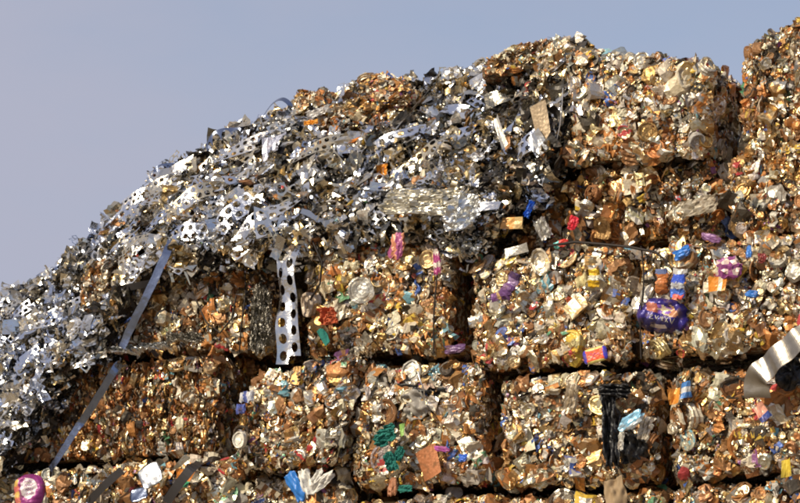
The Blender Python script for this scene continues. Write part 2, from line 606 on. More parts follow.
def tube(name, pts, rad, mat, parent=None, nseg=6):
    pts = [np.asarray(p, float) for p in pts]
    V, F = [], []
    for i, p in enumerate(pts):
        d = unit(pts[min(i + 1, len(pts) - 1)] - pts[max(i - 1, 0)])
        B = basis(d, ND + .1 * ZD)
        for k in range(nseg):
            a = 2 * math.pi * k / nseg
            V.append(p + (B[:, 0] * math.cos(a) + B[:, 1] * math.sin(a)) * rad)
    for i in range(len(pts) - 1):
        for k in range(nseg):
            a = i * nseg + k; b = i * nseg + (k + 1) % nseg
            F.append((a, b, b + nseg, a + nseg))
    return mesh_obj(name, V, F, mat, parent, smooth=True)


def mesh_obj(name, V, F, mat, parent=None, smooth=False, solid=0.0, cols=None, sub=0):
    V = np.asarray(V, float)
    org = V.mean(0) if parent is None else np.array(parent.location)
    me = bpy.data.meshes.new(name)
    me.from_pydata([tuple(v) for v in (V - org)], [], [tuple(int(i) for i in f) for f in F])
    me.polygons.foreach_set('use_smooth', np.full(len(me.polygons), smooth))
    if cols is not None:
        a = me.attributes.new('Col', 'FLOAT_COLOR', 'FACE')
        a.data.foreach_set('color', np.asarray([c[:4] for c in cols], np.float32).ravel())
        r = me.attributes.new('Rough', 'FLOAT', 'FACE')
        r.data.foreach_set('value', np.asarray([c[4] for c in cols], np.float32))
    me.materials.append(mat)
    o = bpy.data.objects.new(name, me); COL.objects.link(o)
    if parent is not None:
        o.parent = parent
    else:
        o.location = Vector(org)
    if solid:
        s = o.modifiers.new('thickness', 'SOLIDIFY'); s.thickness = solid; s.offset = 0
    if sub:
        s = o.modifiers.new('soft', 'SUBSURF'); s.levels = sub; s.render_levels = sub
    return o


#BALES
BALES = [
    # ---- bottom row
    dict(name='can_bale', label='bottom-row bale holding the bright pink round tin, half hidden by the frame', bl=(-70, 590), br=(106, 582), tl=(-70, 478), tr=(106, 466), v=-.06, silver=1.2),
    dict(name='can_bale', label='bottom-row bale with a shiny white plate lying on its front', bl=(110, 585), br=(236, 580), tl=(110, 462), tr=(236, 458), v=.0, rusty=1.5),
    dict(name='can_bale', label='bottom-row bale behind the blue and white crushed container', bl=(238, 585), br=(346, 580), tl=(238, 482), tr=(346, 470), v=.05, rusty=1.6),
    dict(name='can_bale', label='bottom-row bale showing only a thin strip under the bale with teal rags', bl=(350, 600), br=(500, 592), tl=(350, 502), tr=(500, 494), v=-.02),
    dict(name='can_bale', label='bottom-row bale under the bale with hanging black plastic film', bl=(504, 600), br=(668, 588), tl=(504, 500), tr=(668, 492), v=.0),
    dict(name='can_bale', label='bottom-row bale nearest the corner below the buff corrugated sheet', bl=(672, 590), br=(850, 576), tl=(672, 490), tr=(850, 476), v=-.05),
    # ---- second row
    dict(name='can_bale', label='rusty brown bale of thin upright layers, crossed by the lower end of the steel band', bl=(12, 463), br=(214, 457), tl=(16, 372), tr=(222, 354), v=.02, edge=.75, rusty=1.7, silver=.75, colour=.8, size=.85),
    dict(name='can_bale', label='tilted bale with leaning diagonal layers, under the hanging perforated strip', bl=(226, 473), br=(334, 466), tl=(250, 374), tr=(358, 352), v=-.12, edge=.45, grain=52, rusty=1.2, colour=1.6, silver=1.2, size=.85),
    dict(name='can_bale', label='bale with teal rags and a brown rusty plate on its face', bl=(348, 491), br=(486, 485), tl=(360, 367), tr=(482, 362), v=-.04, edge=.2, rusty=1.3, wires=()),
    dict(name='can_bale', label='bale with black plastic film hanging down its middle', bl=(502, 489), br=(654, 480), tl=(496, 381), tr=(656, 370), v=-.03, rusty=1.2),
    dict(name='can_bale', label='second-row bale crossed at its upper corner by the buff corrugated sheet', bl=(670, 481), br=(850, 468), tl=(672, 375), tr=(850, 357), v=-.03, rusty=1.1),
    # ---- third row
    dict(name='can_bale', label='brown bale of upright layers beneath the overhanging tinplate, crossed by the upper steel band', bl=(70, 356), br=(266, 353), tl=(80, 262), tr=(270, 248), v=.14, edge=.5, rusty=1.0, silver=1.1, wires=(244,)),
    dict(name='can_bale', label='bale with a round silver lid and an orange rag on its face', bl=(306, 354), br=(450, 354), tl=(302, 240), tr=(450, 224), v=.02, edge=.2, silver=1.15, wires=(438,)),
    dict(name='can_bale', label='third-row bale holding a rolled purple can and a yellow can', bl=(470, 371), br=(632, 361), tl=(468, 258), tr=(630, 247), v=-.03, silver=1.25),
    dict(name='can_bale', label='third-row bale with the big purple oval tin on its face', bl=(638, 360), br=(850, 342), tl=(636, 248), tr=(850, 224), v=-.06, silver=1.1, wires=(645,)),
    # ---- fourth row
    dict(name='can_bale', label='shadowed broken bale between the foil sheet and the blue strip', bl=(430, 262), br=(566, 252), tl=(430, 185), tr=(566, 172), v=.28, loose=.7, rusty=1.3, power=5),
    dict(name='can_bale', label='loose collapsing bale with red scraps, beneath the top block', bl=(556, 250), br=(728, 240), tl=(556, 164), tr=(728, 148), v=.2, loose=.8, rusty=1.3, power=5),
    dict(name='can_bale', label='bale under the tall rounded bale at the stack edge', bl=(726, 238), br=(850, 226), tl=(722, 150), tr=(850, 132), v=.05, edge=.4, power=9),
    # ---- top
    dict(name='can_bale', label='squared top bale against the sky beside a dark vertical gap', bl=(568, 166), br=(703, 156), tl=(564, 47), tr=(714, 62), v=.10, depth=.8, edge=.15, silver=1.15, power=16),
    dict(name='can_bale', label='highest bale with rounded sloping shoulder, at the stack edge against the sky', bl=(732, 172), br=(880, 152), tl=(737, 40), tr=(880, -30), v=.14, edge=.65, power=6, size=.8, depth=.8),
    # ---- broken chunks on the heap
    dict(name='broken_bale', label='slanted layered slab of pressed tin lying on the heap ridge', bl=(300, 160), br=(402, 140), tl=(318, 108), tr=(408, 84), v=.62, depth=.5, edge=.8, grain=18, rusty=1.6, size=.8, parts=40),
    dict(name='broken_bale', label='rusty square chunk of pressed cans breaking the ridge outline', bl=(356, 122), br=(412, 118), tl=(354, 73), tr=(410, 72), v=.85, depth=.3, rusty=1.6, size=.75, parts=25, power=5),
    dict(name='broken_bale', label='small rounded brown chunk on the ridge beside the dark curled strip', bl=(284, 124), br=(330, 124), tl=(288, 88), tr=(326, 88), v=.8, depth=.25, rusty=1.6, size=.7, parts=20, power=3.5),
    dict(name='broken_bale', label='thin layered slab of pressed tin tipped up at the summit', bl=(474, 80), br=(550, 64), tl=(474, 60), tr=(550, 32), v=.5, depth=.4, edge=.7, grain=20, rusty=.9, silver=1.5, size=.75, parts=25, power=5),
    dict(name='broken_bale', label='lumpy silver-grey chunk forming the summit beside the top bale', bl=(534, 96), br=(590, 92), tl=(536, 36), tr=(584, 38), v=.38, depth=.35, silver=2.2, rusty=.3, size=.8, parts=30, power=4),
]
BQUICK = False
for d in BALES:
    bale(**d)

# ------------------------------------------------------------------ tinplate heap
HC = np.array([  # px, ridge y, lip y, lip v, ridge v
    (-110, 388, 560, -.34, .40), (-60, 352, 510, -.28, .50), (0, 308, 452, -.18, .60), (40, 280, 400, -.15, .65), (70, 258, 362, -.12, .70), (100, 236, 338, -.08, .75),
    (125, 211, 296, -.04, .78), (145, 194, 270, -.02, .82), (170, 170, 262, -.02, .85), (220, 142, 254, -.04, .9), (270, 118, 246, -.06, .95),
    (310, 108, 234, -.07, .98), (360, 88, 226, -.06, 1.0), (420, 84, 224, -.06, .95), (465, 76, 240, -.06, .9),
    (495, 70, 224, .02, .85), (530, 58, 184, .10, .75), (560, 50, 150, .14, .6), (580, 54, 92, .16, .42)])


def heap(px, t):
    ry = np.interp(px, HC[:, 0], HC[:, 1]); ly = np.interp(px, HC[:, 0], HC[:, 2])
    lv = np.interp(px, HC[:, 0], HC[:, 3]); rv = np.interp(px, HC[:, 0], HC[:, 4])
    y = ly + (ry - ly) * (t if t < 1 else 1)
    v = lv + (rv - lv) * (t ** 1.15)
    p = P(px, y, v)
    p = p + ND * (.05 * smooth_noise(p[None], 77, 5.0)[0] + .03 * smooth_noise(p[None], 78, 13.0)[0]) * (1 if t > .03 else .3)
    return p


def heap_n(px, t):
    a = heap(px + 4, t) - heap(px - 4, t); b = heap(px, min(t + .05, 1)) - heap(px, max(t - .05, 0))
    n = unit(np.cross(a, b))
    return n if n @ (CAM - heap(px, t)) > 0 else -n


hb = Bag()
pxs = np.linspace(-110, 584, 90); ts = np.linspace(0, 1, 16)
rows = []
for px in pxs:
    col = []
    lip = heap(px, 0)
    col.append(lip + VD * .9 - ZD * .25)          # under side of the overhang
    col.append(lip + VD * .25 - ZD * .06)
    for t in ts: col.append(heap(px, t) + VD * .04)
    rd = heap(px, 1.0)
    col.append(rd + VD * .35 - ZD * .05); col.append(rd + VD * 1.3 - ZD * .9); col.append(np.array([*(rd + VD * 2.2)[:2], 1.9]))
    rows.append(col)
nn = len(rows[0]); HV = np.array(rows).reshape(-1, 3)
HF = np.array([(i * nn + j, (i + 1) * nn + j, (i + 1) * nn + j + 1, i * nn + j + 1) for i in range(len(pxs) - 1) for j in range(nn - 1)], np.int32)
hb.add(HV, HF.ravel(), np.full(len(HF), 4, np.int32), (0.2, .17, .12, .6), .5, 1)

TINS = [((0.86, 0.82, 0.74), 1, .12, 7), ((0.62, 0.58, 0.50), 1, .16, 4.5), ((0.58, 0.61, 0.68), 1, .11, 3.2),
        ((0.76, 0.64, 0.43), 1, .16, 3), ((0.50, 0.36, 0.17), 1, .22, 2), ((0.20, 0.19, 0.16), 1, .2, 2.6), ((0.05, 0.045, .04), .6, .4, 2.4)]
TW = np.array([t[3] for t in TINS]); TW = TW / TW.sum()
TNAME = ['bright silver', 'satin grey', 'bluish silver', 'pale gold', 'bronze-coloured', 'dark grey', 'blackened']
offcuts = []


def zone(px, t):
    if px < 70: z = 'down by the frame edge'
    elif px < 180: z = 'above the upright-layered bale'
    elif px < 262: z = 'above the steel band'
    elif px < 330: z = 'above the hanging perforated strip'
    elif px < 400: z = 'above the cream foil'
    elif px < 490: z = 'under the summit slab'
    else: z = 'beside the top bale'
    h = 'near the ridge' if t > .72 else 'near the lip' if t < .25 else 'midway up'
    return z, h


GLINT = unit(unit(CAM - P(200, 220, .3)) + SUN)     # half way between viewer and sun
TW_DARK = TW * [.25, .6, .5, .4, 1, 4, 9]; TW_DARK /= TW_DARK.sum()  # dark metal weighted up, also standing in for the gap's shade
TW_BLUE = TW * [1.5, 1, 3, .5, .25, 1, .8]; TW_BLUE /= TW_BLUE.sum()  # bluer mix for the left end: sky reflection put into the colour
for k in range(7400):
    fine = k >= 4300
    while True:
        px = rng.uniform(-100, 580)
        ry = np.interp(px, HC[:, 0], HC[:, 1]); ly = np.interp(px, HC[:, 0], HC[:, 2])
        if rng.random() < (ly - ry) / 190: break
    t = rng.uniform(-.16, 1.03)
    tt = min(max(t, 0), 1)
    n = heap_n(px, tt); p = heap(px, tt)
    if t < 0: p = p + VD * rng.uniform(0, .22) - ZD * rng.uniform(0, .09)
    u = rng.random()
    big = 1.0 + .35 * rng.random() ** 3
    if u < .08: sh, s = PERFS[rng.integers(len(PERFS))], rng.uniform(.10, .21)
    elif u < .14: sh, s = SCALL[rng.integers(len(SCALL))], rng.uniform(.09, .2)
    elif u < .26: sh, s = CURLS[rng.integers(len(CURLS))], rng.uniform(.05, .13)
    elif u < .40: sh, s = SHARDS[rng.integers(len(SHARDS))], rng.uniform(.05, .13)
    elif u < .60: sh, s = PLATES[rng.integers(len(PLATES))], rng.uniform(.05, .14)
    elif u < .86: sh, s = CRUMPS[rng.integers(len(CRUMPS))], rng.uniform(.05, .14)
    else: sh, s = (CANS + CHUNKS)[rng.integers(18)], rng.uniform(.05, .10)
    s *= big
    if px < 110 and sh.kind in ('crushed_can', 'crumpled_tin'): sh = CRUMPS[rng.integers(len(CRUMPS))]
    if fine:
        sh = (CRUMPS + SHARDS + PLATES + CURLS)[rng.integers(30)]; s = rng.uniform(.022, .055)
    if rng.random() < .13: n_ = GLINT + rng.normal(size=3) * .13
    else: n_ = n + rng.normal(size=3) * .6
    R = basis(n_, rng.normal(size=3) + UD * .6 - ZD * .2)
    if sh.kind in ('crushed_can', 'crumpled_tin'):
        c, r = face_cols(sh, pal_weights(1.2, 1.5, 1.2)); i = -1
    else:
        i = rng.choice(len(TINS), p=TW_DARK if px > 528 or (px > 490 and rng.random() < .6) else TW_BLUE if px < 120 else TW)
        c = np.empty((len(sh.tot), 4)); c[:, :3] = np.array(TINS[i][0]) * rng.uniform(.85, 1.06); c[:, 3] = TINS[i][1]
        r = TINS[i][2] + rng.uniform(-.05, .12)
    x = p + n * (rng.uniform(-.03, .04) + (.01 if s < .12 else .02))
    offcuts.append((sh, R, x, s, i, c, r, px, tt))
cand = [k for k, o in enumerate(offcuts) if o[4] >= 0 and 0 < o[7] < 575 and (o[2] - heap(o[7], o[8])) @ heap_n(o[7], o[8]) > .012]
cand.sort(key=lambda k: -offcuts[k][3] * (1 if offcuts[k][0].kind != 'curled' else 1.4))
single = set(cand[:185])
KIND = dict(perforated='perforated strip offcut', curled='curled ribbon offcut', torn='torn pointed sliver', plain='plain flat offcut', folded_tin='crumpled folded offcut')
for k, (sh, R, x, s, i, c, r, px, t) in enumerate(offcuts):
    vv = (sh.v * s) @ R.T + x
    if k in single:
        b = Bag(); b.add(vv, sh.idx, sh.tot, c, r)
        o = b.build('tinplate_offcut', MAT_TIN, None, x, smooth=sh.kind in ('perforated', 'curled', 'plain'))
        z, h = zone(px, t)
        tag(o, f"{TNAME[i]} {KIND[sh.kind]} {h} of the heap, {z}", 'offcut', 'tinplate offcuts loose on the heap')
    else:
        hb.add(vv, sh.idx, sh.tot, c, r)


def draped(px, t, ang, length, wid, ti, label, hang=0.0, name='perforated_offcut'):
    """perforated stamping ribbon lying over the heap, following its bumps"""
    cells = max(3, int(round(length / (wid / 2))))
    V, F = perf_grid(cells, 2, rng.uniform(.31, .37))
    p0 = heap(px, t); n = heap_n(px, t)
    B = basis(n, UD * math.cos(math.radians(ang)) + ZD * math.sin(math.radians(ang)))
    d, sd = B[:, 0], B[:, 1]
    u = V[:, 0] / cells * length; w_ = V[:, 1] / 1.84 * wid
    f1, f2, a1, a2 = rng.uniform(5, 11), rng.uniform(12, 22), rng.uniform(0, 6), rng.uniform(0, 6)
    lift = rng.uniform(.015, .045)
    z = lift + .030 * np.sin(u * f1 + a1) + .010 * np.sin(u * f2 + a2) + w_ * np.sin(u * f1 * .6 + a2) * .55
    side = .035 * np.sin(u * f1 * .5 + a2)
    out = p0 + u[:, None] * d + (w_ + side)[:, None] * sd + z[:, None] * n
    T_ = TINS[ti]
    o = mesh_obj(name, out, F, MAT_TIN, smooth=True, cols=[(*T_[0], T_[1], T_[2] + .05)] * len(F))
    return tag(o, label, 'offcut', 'perforated ribbons draped on the heap')


for k in range(84):
    px = rng.uniform(15, 520) if k > 22 else rng.uniform(15, 300); t = rng.uniform(.08, .9)
    ti = int(rng.choice([0, 0, 1, 2, 2, 3]))
    z, h = zone(px, t)
    draped(px, t, rng.uniform(15, 60) if rng.random() < .75 else rng.uniform(-60, 100), rng.uniform(.26, .75), rng.uniform(.075, .12), ti,
           f"long {TNAME[ti]} hole-punched ribbon draped {h}, {z}")

# torn strips hanging from the lip over the bales
for k in range(70):
    px = rng.uniform(95, 480)
    lv = np.interp(px, HC[:, 0], HC[:, 3]); ly = np.interp(px, HC[:, 0], HC[:, 2])
    ln = rng.uniform(8, 26) * (1.3 if 300 < px < 450 else 1)
    sx = rng.uniform(-10, 14); wd = rng.uniform(.010, .03)
    a = P(px, ly - 6, lv + .02); c = P(px + sx, ly + ln, lv + rng.uniform(-.03, .12)); m_ = (a + c) / 2 + ND * rng.uniform(.01, .06)
    b = Bag(); V, F = [], []
    sd = unit(UD + rng.normal(size=3) * .4)
    for q, tt in enumerate(np.linspace(0, 1, 7)):
        p = a * (1 - tt) ** 2 + 2 * m_ * tt * (1 - tt) + c * tt * tt
        ww = wd * (1.1 - .8 * tt) * (1 + .3 * math.sin(q * 2.1 + k))
        V += [p - sd * ww + ZD * .004 * math.sin(q * 3), p + sd * ww]
    for q in range(6): F.append((2 * q, 2 * q + 1, 2 * q + 3, 2 * q + 2))
    T_ = TINS[int(rng.choice([1, 5, 5, 4, 6, 3]))]
    sh = Shape(V, F, 'torn')
    hb.add(sh.v, sh.idx, sh.tot, (*T_[0], T_[1]), T_[2])
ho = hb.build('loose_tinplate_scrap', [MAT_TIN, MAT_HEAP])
tag(ho, 'loose shiny tinplate stamping scrap heaped over the bales', 'scrap heap', None, 'stuff')

# ------------------------------------------------------------------ single pieces one can point to
def frame(ang=0.0, tilt_up=0.0, tilt_side=0.0):
    """axes of a piece lying on the stack face: turned by ang, leaned up / sideways"""
    n = unit(ND + ZD * tilt_up + UD * tilt_side)
    a = math.radians(ang)
    return basis(n, UD * math.cos(a) + ZD * math.sin(a))


def put(name, label, cat, px, py, wpx, hpx, shape, colf, v=-.08, ang=0, up=0.0, side=0.0, thick=.6, rough=.38, mat=None, smooth=False, group=None):
    o_ = P(px, py, v); k = mpp(o_)
    R = frame(ang, up, side)
    lo, hi = shape.v.min(0), shape.v.max(0)
    ex = hi - lo; ex[ex < 1e-6] = 1
    q = (shape.v - (lo + hi) / 2) / ex
    fc = (shape.fc - (lo + hi) / 2) / ex
    dz = thick * min(wpx, hpx)
    vv = (q * np.array([wpx, hpx, dz]) * k) @ R.T + o_
    c = np.array([colf(*f) for f in fc], float)
    b = Bag(); b.add(vv, shape.idx, shape.tot, c[:, :4], c[:, 4] if c.shape[1] > 4 else rough)
    o = b.build(name, mat or MAT_SCRAP, None, o_, smooth)
    return tag(o, label, cat, group)


def solidc(rgb, m=.1, r=.4):
    return lambda x, y, z: (*rgb, m, r)


def bands(items, axis=0, base=((.7, .66, .58), .3)):
    """items: (from, to, rgb) along an axis of the piece"""
    def f(x, y, z):
        t = (x, y, z)[axis] + .5
        for a, b, c in items:
            if a <= t < b: return (*c, .15, .36)
        return (*base[0], base[1], .36)
    return f


def cloth(seed, n=16, amp=.35, raggy=.18, freq=5, crease=False):
    r = np.random.default_rng(seed)
    V, F = [], []
    for j in range(n + 1):
        for i in range(n + 1):
            x, y = i / n - .5, j / n - .5
            V.append((x, y, 0))
    V = np.array(V)
    edge = np.abs(V[:, :2]).max(1) * 2
    ang = np.arctan2(V[:, 1], V[:, 0])
    cs = np.stack([np.cos(ang), np.sin(ang), ang * 0], -1)
    rd = np.sqrt((V[:, :2] ** 2).sum(1)) + 1e-6
    sc = 1 - .5 * edge * (1 - np.clip(.5 / rd, .7, 1))          # corners drawn in a little
    sc = sc + raggy * (smooth_noise(cs, seed + 9, 1.6) + .6 * smooth_noise(cs, seed + 10, 4.5)) * edge
    V[:, :2] *= sc[:, None]
    V[:, 2] = amp * .5 * (smooth_noise(V, seed, freq) + .5 * smooth_noise(V, seed + 1, freq * 2.3))
    if crease:
        V[:, 2] = amp * (.5 - np.abs(smooth_noise(V, seed, freq * .55)) + .45 * np.abs(smooth_noise(V, seed + 1, freq * 1.3)) + .2 * np.abs(smooth_noise(V, seed + 6, freq * 2.6)))
    V[:, :2] += .05 * np.stack([smooth_noise(V, seed + 2, freq * 1.5), smooth_noise(V, seed + 3, freq * 1.5)], -1)
    for j in range(n):
        for i in range(n):
            a = j * (n + 1) + i; F.append((a, a + 1, a + n + 2, a + n + 1))
    return V, F


def rag(name, label, cat, px, py, wpx, hpx, mat, v=-.1, ang=0, seed=1, amp=.4, raggy=.18, freq=5, up=0, side=0, n=16, solid=.004, parent=None, smooth=True):
    o_ = P(px, py, v); k = mpp(o_); R = frame(ang, up, side)
    V, F = cloth(seed, n, amp, raggy, freq, crease=not smooth)
    V = (V * np.array([wpx, hpx, min(wpx, hpx)]) * k) @ R.T + o_
    o = mesh_obj(name, V, F, mat, parent, smooth=smooth, solid=solid)
    if label: tag(o, label, cat)
    return o


def ribbon(name, pts, wpx, mat, normals, nsub=6, wave=0.0, nwave=0, nw=4, solid=.002, curl=0.0, parent=None, rough_edge=0.0):
    """bent strip through photo points (px, py, v); one facing per point"""
    Q = [P(*p) for p in pts]
    C, Nn = [], []
    m = len(Q)
    for i in range(m - 1):
        p0, p1, p2, p3 = Q[max(i - 1, 0)], Q[i], Q[i + 1], Q[min(i + 2, m - 1)]
        for s in range(nsub):
            t = s / nsub
            C.append(.5 * ((2 * p1) + (p2 - p0) * t + (2 * p0 - 5 * p1 + 4 * p2 - p3) * t * t + (3 * p1 - p0 - 3 * p2 + p3) * t ** 3))
            Nn.append(unit(np.array(normals[i]) * (1 - t) + np.array(normals[i + 1]) * t))
    C.append(Q[-1]); Nn.append(unit(normals[-1]))
    V, F = [], []
    k = mpp(Q[0])
    for i, c in enumerate(C):
        d = unit(C[min(i + 1, len(C) - 1)] - C[max(i - 1, 0)])
        n = Nn[i]; s = unit(np.cross(n, d)); n = np.cross(d, s)
        off = wave * (math.sin(2 * math.pi * nwave * i / (len(C) - 1)) + .3 * math.sin(2 * math.pi * nwave * .63 * i / (len(C) - 1) + 1))
        for j in range(nw + 1):
            u = j / nw - .5
            ww = wpx * k * (1 + rough_edge * math.sin(i * 1.7 + j))
            V.append(c + s * u * ww + n * (off + curl * wpx * k * (u * u * 4)))
    for i in range(len(C) - 1):
        for j in range(nw):
            a = i * (nw + 1) + j; F.append((a, a + 1, a + nw + 2, a + nw + 1))
    return mesh_obj(name, V, F, mat, parent, smooth=False, solid=solid)


CAM_N = [ND[0], ND[1], ND[2]]
def nn(up=0, side=0): return ND + ZD * up + UD * side


HICAN = [sh_can(1000 + k, 20, 16, .6) for k in range(4)]
HIPUCK = [sh_puck(1040 + k, 24) for k in range(3)]
HICH = []
for k in range(6):
    V_, F_ = ico(3)
    V_ = rot_noise(V_, 1100 + k, 6, .12); V_ = rot_noise(V_, 1200 + k, 17, .07)
    V_[:, :2] *= 1 + .35 * (np.abs(V_[:, :1] * V_[:, 1:2]) * 4)       # squared-off outline
    V_[:, 2] = V_[:, 2] * .35 + .08 * np.abs(np.sin(V_[:, 0] * 7 + k)) - .06 * np.abs(np.sin(V_[:, 1] * 8 + V_[:, 0] * 4))
    HICH.append(Shape(V_, F_, 'crumpled_tin'))
HILID = sh_lid(1250, 40)
HISH = [sh_sheet(1300 + k, 12, 10, .12, 1.0) for k in range(6)]
HIPL = [sh_plate(1350 + k, 1.0) for k in range(6)]

# -- the steel band across two bales
b = ribbon('steel_band', [(172, 240, .0), (166, 254, -.10), (149, 291, -.13), (131, 327, -.11), (122, 348, -.10)], 8.5, M_BAND,
           [nn(.5, .5), nn(.5, .5), nn(.6, .45), nn(.45, .5), nn(.3, .0)], nw=3, solid=.001, rough_edge=.05)
tag(b, 'upper of two flat blue-grey steel bands, slanting down the shaded brown bale', 'steel band')
b = ribbon('steel_band', [(120, 360, -.05), (114, 371, -.12), (98, 397, -.14), (83, 420, -.14), (77, 428, -.15), (62, 452, -.14), (50, 470, -.10)], 7.5, M_BAND,
           [nn(-.9, .3), nn(-.9, .3), nn(-.8, .35), nn(-.85, .3), nn(.4, .3), nn(.55, .4), nn(.5, .3)], nw=3, solid=.001, rough_edge=.05)
tag(b, 'lower of two flat steel bands, half dark and half bright, on the rusty brown bale', 'steel band')
b = ribbon('steel_band', [(112, 290, -.02), (130, 287, -.06), (152, 283, -.02)], 7, M_DARKBAND, [nn(-.5), nn(-.4), nn(-.5)])
tag(b, 'dark flat band lying level across the brown bale under the lip', 'steel band')
b = ribbon('steel_band', [(166, 503, -.13), (176, 488, -.15), (190, 470, -.14), (200, 462, -.05)], 10, M_DARKBAND, [nn(-.3)] * 4)
tag(b, 'black flat band beside the white plate in the bottom row', 'steel band')
b = ribbon('steel_band', [(88, 503, -.1), (104, 486, -.12), (122, 470, -.1)], 8, M_DARKBAND, [nn(-.3)] * 3)
tag(b, 'black flat band in the gap right of the pink tin', 'steel band')


# -- perforated strip hanging from the lip
def hanging_strip():
    V, F = perf_grid(14, 2, .30)
    Q = [P(*p) for p in [(302, 176, .34), (297, 200, .10), (293, 222, -.05), (289, 246, -.10), (287, 275, -.13), (287, 305, -.16), (288, 335, -.205), (286, 364, -.25)]]
    seg = np.cumsum([0] + [np.linalg.norm(Q[i + 1] - Q[i]) for i in range(len(Q) - 1)])
    lo, hi = V[:, 0].min(), V[:, 0].max()
    t = (V[:, 0] - lo) / (hi - lo) * seg[-1]
    Qa = np.array(Q)
    c = np.stack([np.interp(t, seg, Qa[:, k]) for k in range(3)], -1)
    wy = V[:, 1] / (V[:, 1].max() - V[:, 1].min()) * 24 * mpp(Q[3]) * (1 + .10 * np.sin(t * 13))
    out = c + UD * wy[:, None] + ND * (.016 * np.sin(t * 17) + .010 * np.sin(wy * 40 + t * 9) + .5 * wy * np.sin(t * 8))[:, None] + UD * (.008 * np.sin(t * 6))[:, None]
    o = mesh_obj('perforated_strip', out, F, MAT_TIN, smooth=True, cols=[(.72, .71, .68, 1, .17)] * len(F))
    tag(o, 'bright perforated steel strip with two rows of round holes, hanging from the heap lip', 'metal strip')


hanging_strip()


# -- domed tins with writing
def dome(px, py, wpx, hpx, v, ang, colf, name, label, cat, dent=.06, strokes=(), ink=None, sq=2.4, thick=.5, up=0, side=0):
    o_ = P(px, py, v); k = mpp(o_); R = frame(ang, up, side)
    W, H = wpx * k / 2, hpx * k / 2; D = min(W, H) * thick * 2

    def surf(x, y):     # x,y in the unit disc
        r = min((abs(x) ** sq + abs(y) ** sq) ** (1 / sq), 1)
        z = (1 - r ** 6) * .36 - .10 * abs(x * .8 + y * .5 + .1) ** .7
        p = np.array([[x, y, 0.]])
        return z + dent * 2.2 * smooth_noise(p, int(px), 3.6)[0] + dent * .9 * smooth_noise(p, int(py), 8)[0]
    nr, na = 14, 44
    V, F, C = [], [], []
    for i in range(nr + 1):
        r = i / nr
        for j in range(na):
            a = 2 * math.pi * j / na
            s = r / ((abs(math.cos(a)) ** sq + abs(math.sin(a)) ** sq) ** (1 / sq))
            x, y = s * math.cos(a), s * math.sin(a)
            V.append((x * W, y * H, surf(x, y) * D))
    for q, (sc, dz) in enumerate(((1.03, -.12), (1.0, -.5), (.93, -1.0))):
        for j in range(na):
            a = 2 * math.pi * j / na
            s = sc / ((abs(math.cos(a)) ** sq + abs(math.sin(a)) ** sq) ** (1 / sq))
            x, y = s * math.cos(a), s * math.sin(a)
            V.append((x * W, y * H, dz * D + surf(x, y) * D * .5))
    for i in range(nr + 3):
        for j in range(na):
            a = i * na + j; b_ = i * na + (j + 1) % na
            F.append((a, b_, b_ + na, a + na) if i else (a, b_, b_ + na, a + na))
            m = np.mean([V[t] for t in F[-1]], 0)
            C.append(colf(m[0] / W, m[1] / H) if i < nr else colf(m[0] / W * .99, m[1] / H * .99))
    V = np.array(V)
    root = empty(name, o_)
    tag(root, label, cat)
    mesh_obj('tin_body', V @ R.T + o_, F, MAT_SCRAP, root, smooth=True, cols=C)
    for st in strokes:
        SV, SF = [], []
        pts = []
        for q in range(len(st) - 1):
            for t in np.linspace(0, 1, 4, endpoint=False):
                pts.append((np.array(st[q]) * (1 - t) + np.array(st[q + 1]) * t))
        pts.append(np.array(st[-1]))
        for q, p in enumerate(pts):
            d = unit(pts[min(q + 1, len(pts) - 1)] - pts[max(q - 1, 0)]); s = np.array([-d[1], d[0]]) * .014
            for sg in (-1, 1):
                e = p + s * sg
                SV.append((e[0] * W, e[1] * H, surf(e[0], e[1]) * D + .0035))
        for q in range(len(pts) - 1):
            SF.append((2 * q, 2 * q + 1, 2 * q + 3, 2 * q + 2))
        mesh_obj('lettering', np.array(SV) @ R.T + o_, SF, ink, root)
    return root


def col_purple(x, y):
    if -.62 < x < .72 and .12 < y + .25 * x < .62 and (x + .0) ** 2 / .55 + (y + .25 * x - .36) ** 2 / .09 < 1:
        if x < -.15: return (.36, .10, .06, .1, .4)
        if x > .35 and (x - .5) ** 2 + (y + .25 * x - .34) ** 2 < .05: return (.45, .20, .10, .1, .4)
        return (.72, .62, .42, .3, .4) if (math.sin(x * 17) + math.sin(y * 21)) > -.4 else (.26, .12, .5, .1, .4)
    if -.35 < x < .25 and -.72 < y < -.5: return (.30, .24, .22, .3, .5)
    return (.026, .016, .17, .2, .3) if y > -.2 or x > .4 else (.02, .015, .07, .2, .4)  # lower half darker: shading put into the purple


SCR = [[(-.42, .0), (-.28, .02), (-.40, -.18), (-.26, -.2)], [(-.2, .02), (-.14, -.2), (-.08, .0)], [(0.02, -.02), (.02, -.16)], [(.1, .0), (.12, -.26)], [(.05, -.1), (.18, -.1)],
       [(.24, -.06), (.36, -.32)], [(.36, -.06), (.24, -.3)], [(.44, -.02), (.5, -.4), (.6, -.06)]]
dome(662, 316, 53, 35, -.085, -9, col_purple, 'chocolate_tin', 'big dented purple oval tin with an orange and gold panel and pale writing', 'tin', .13, SCR, M_LETTER, up=-.12, thick=.45)


def col_pink(x, y):
    if ((x - .18) / .5) ** 2 + ((y - .08) / .62) ** 2 < 1: return (.66, .58, .60, .1, .45)
    if x < -.42: return ((.62, .16, .14, .1, .4) if (math.sin(y * 9) > .1) else (.66, .42, .12, .1, .4))
    return (.26, .035, .19, .2, .42)


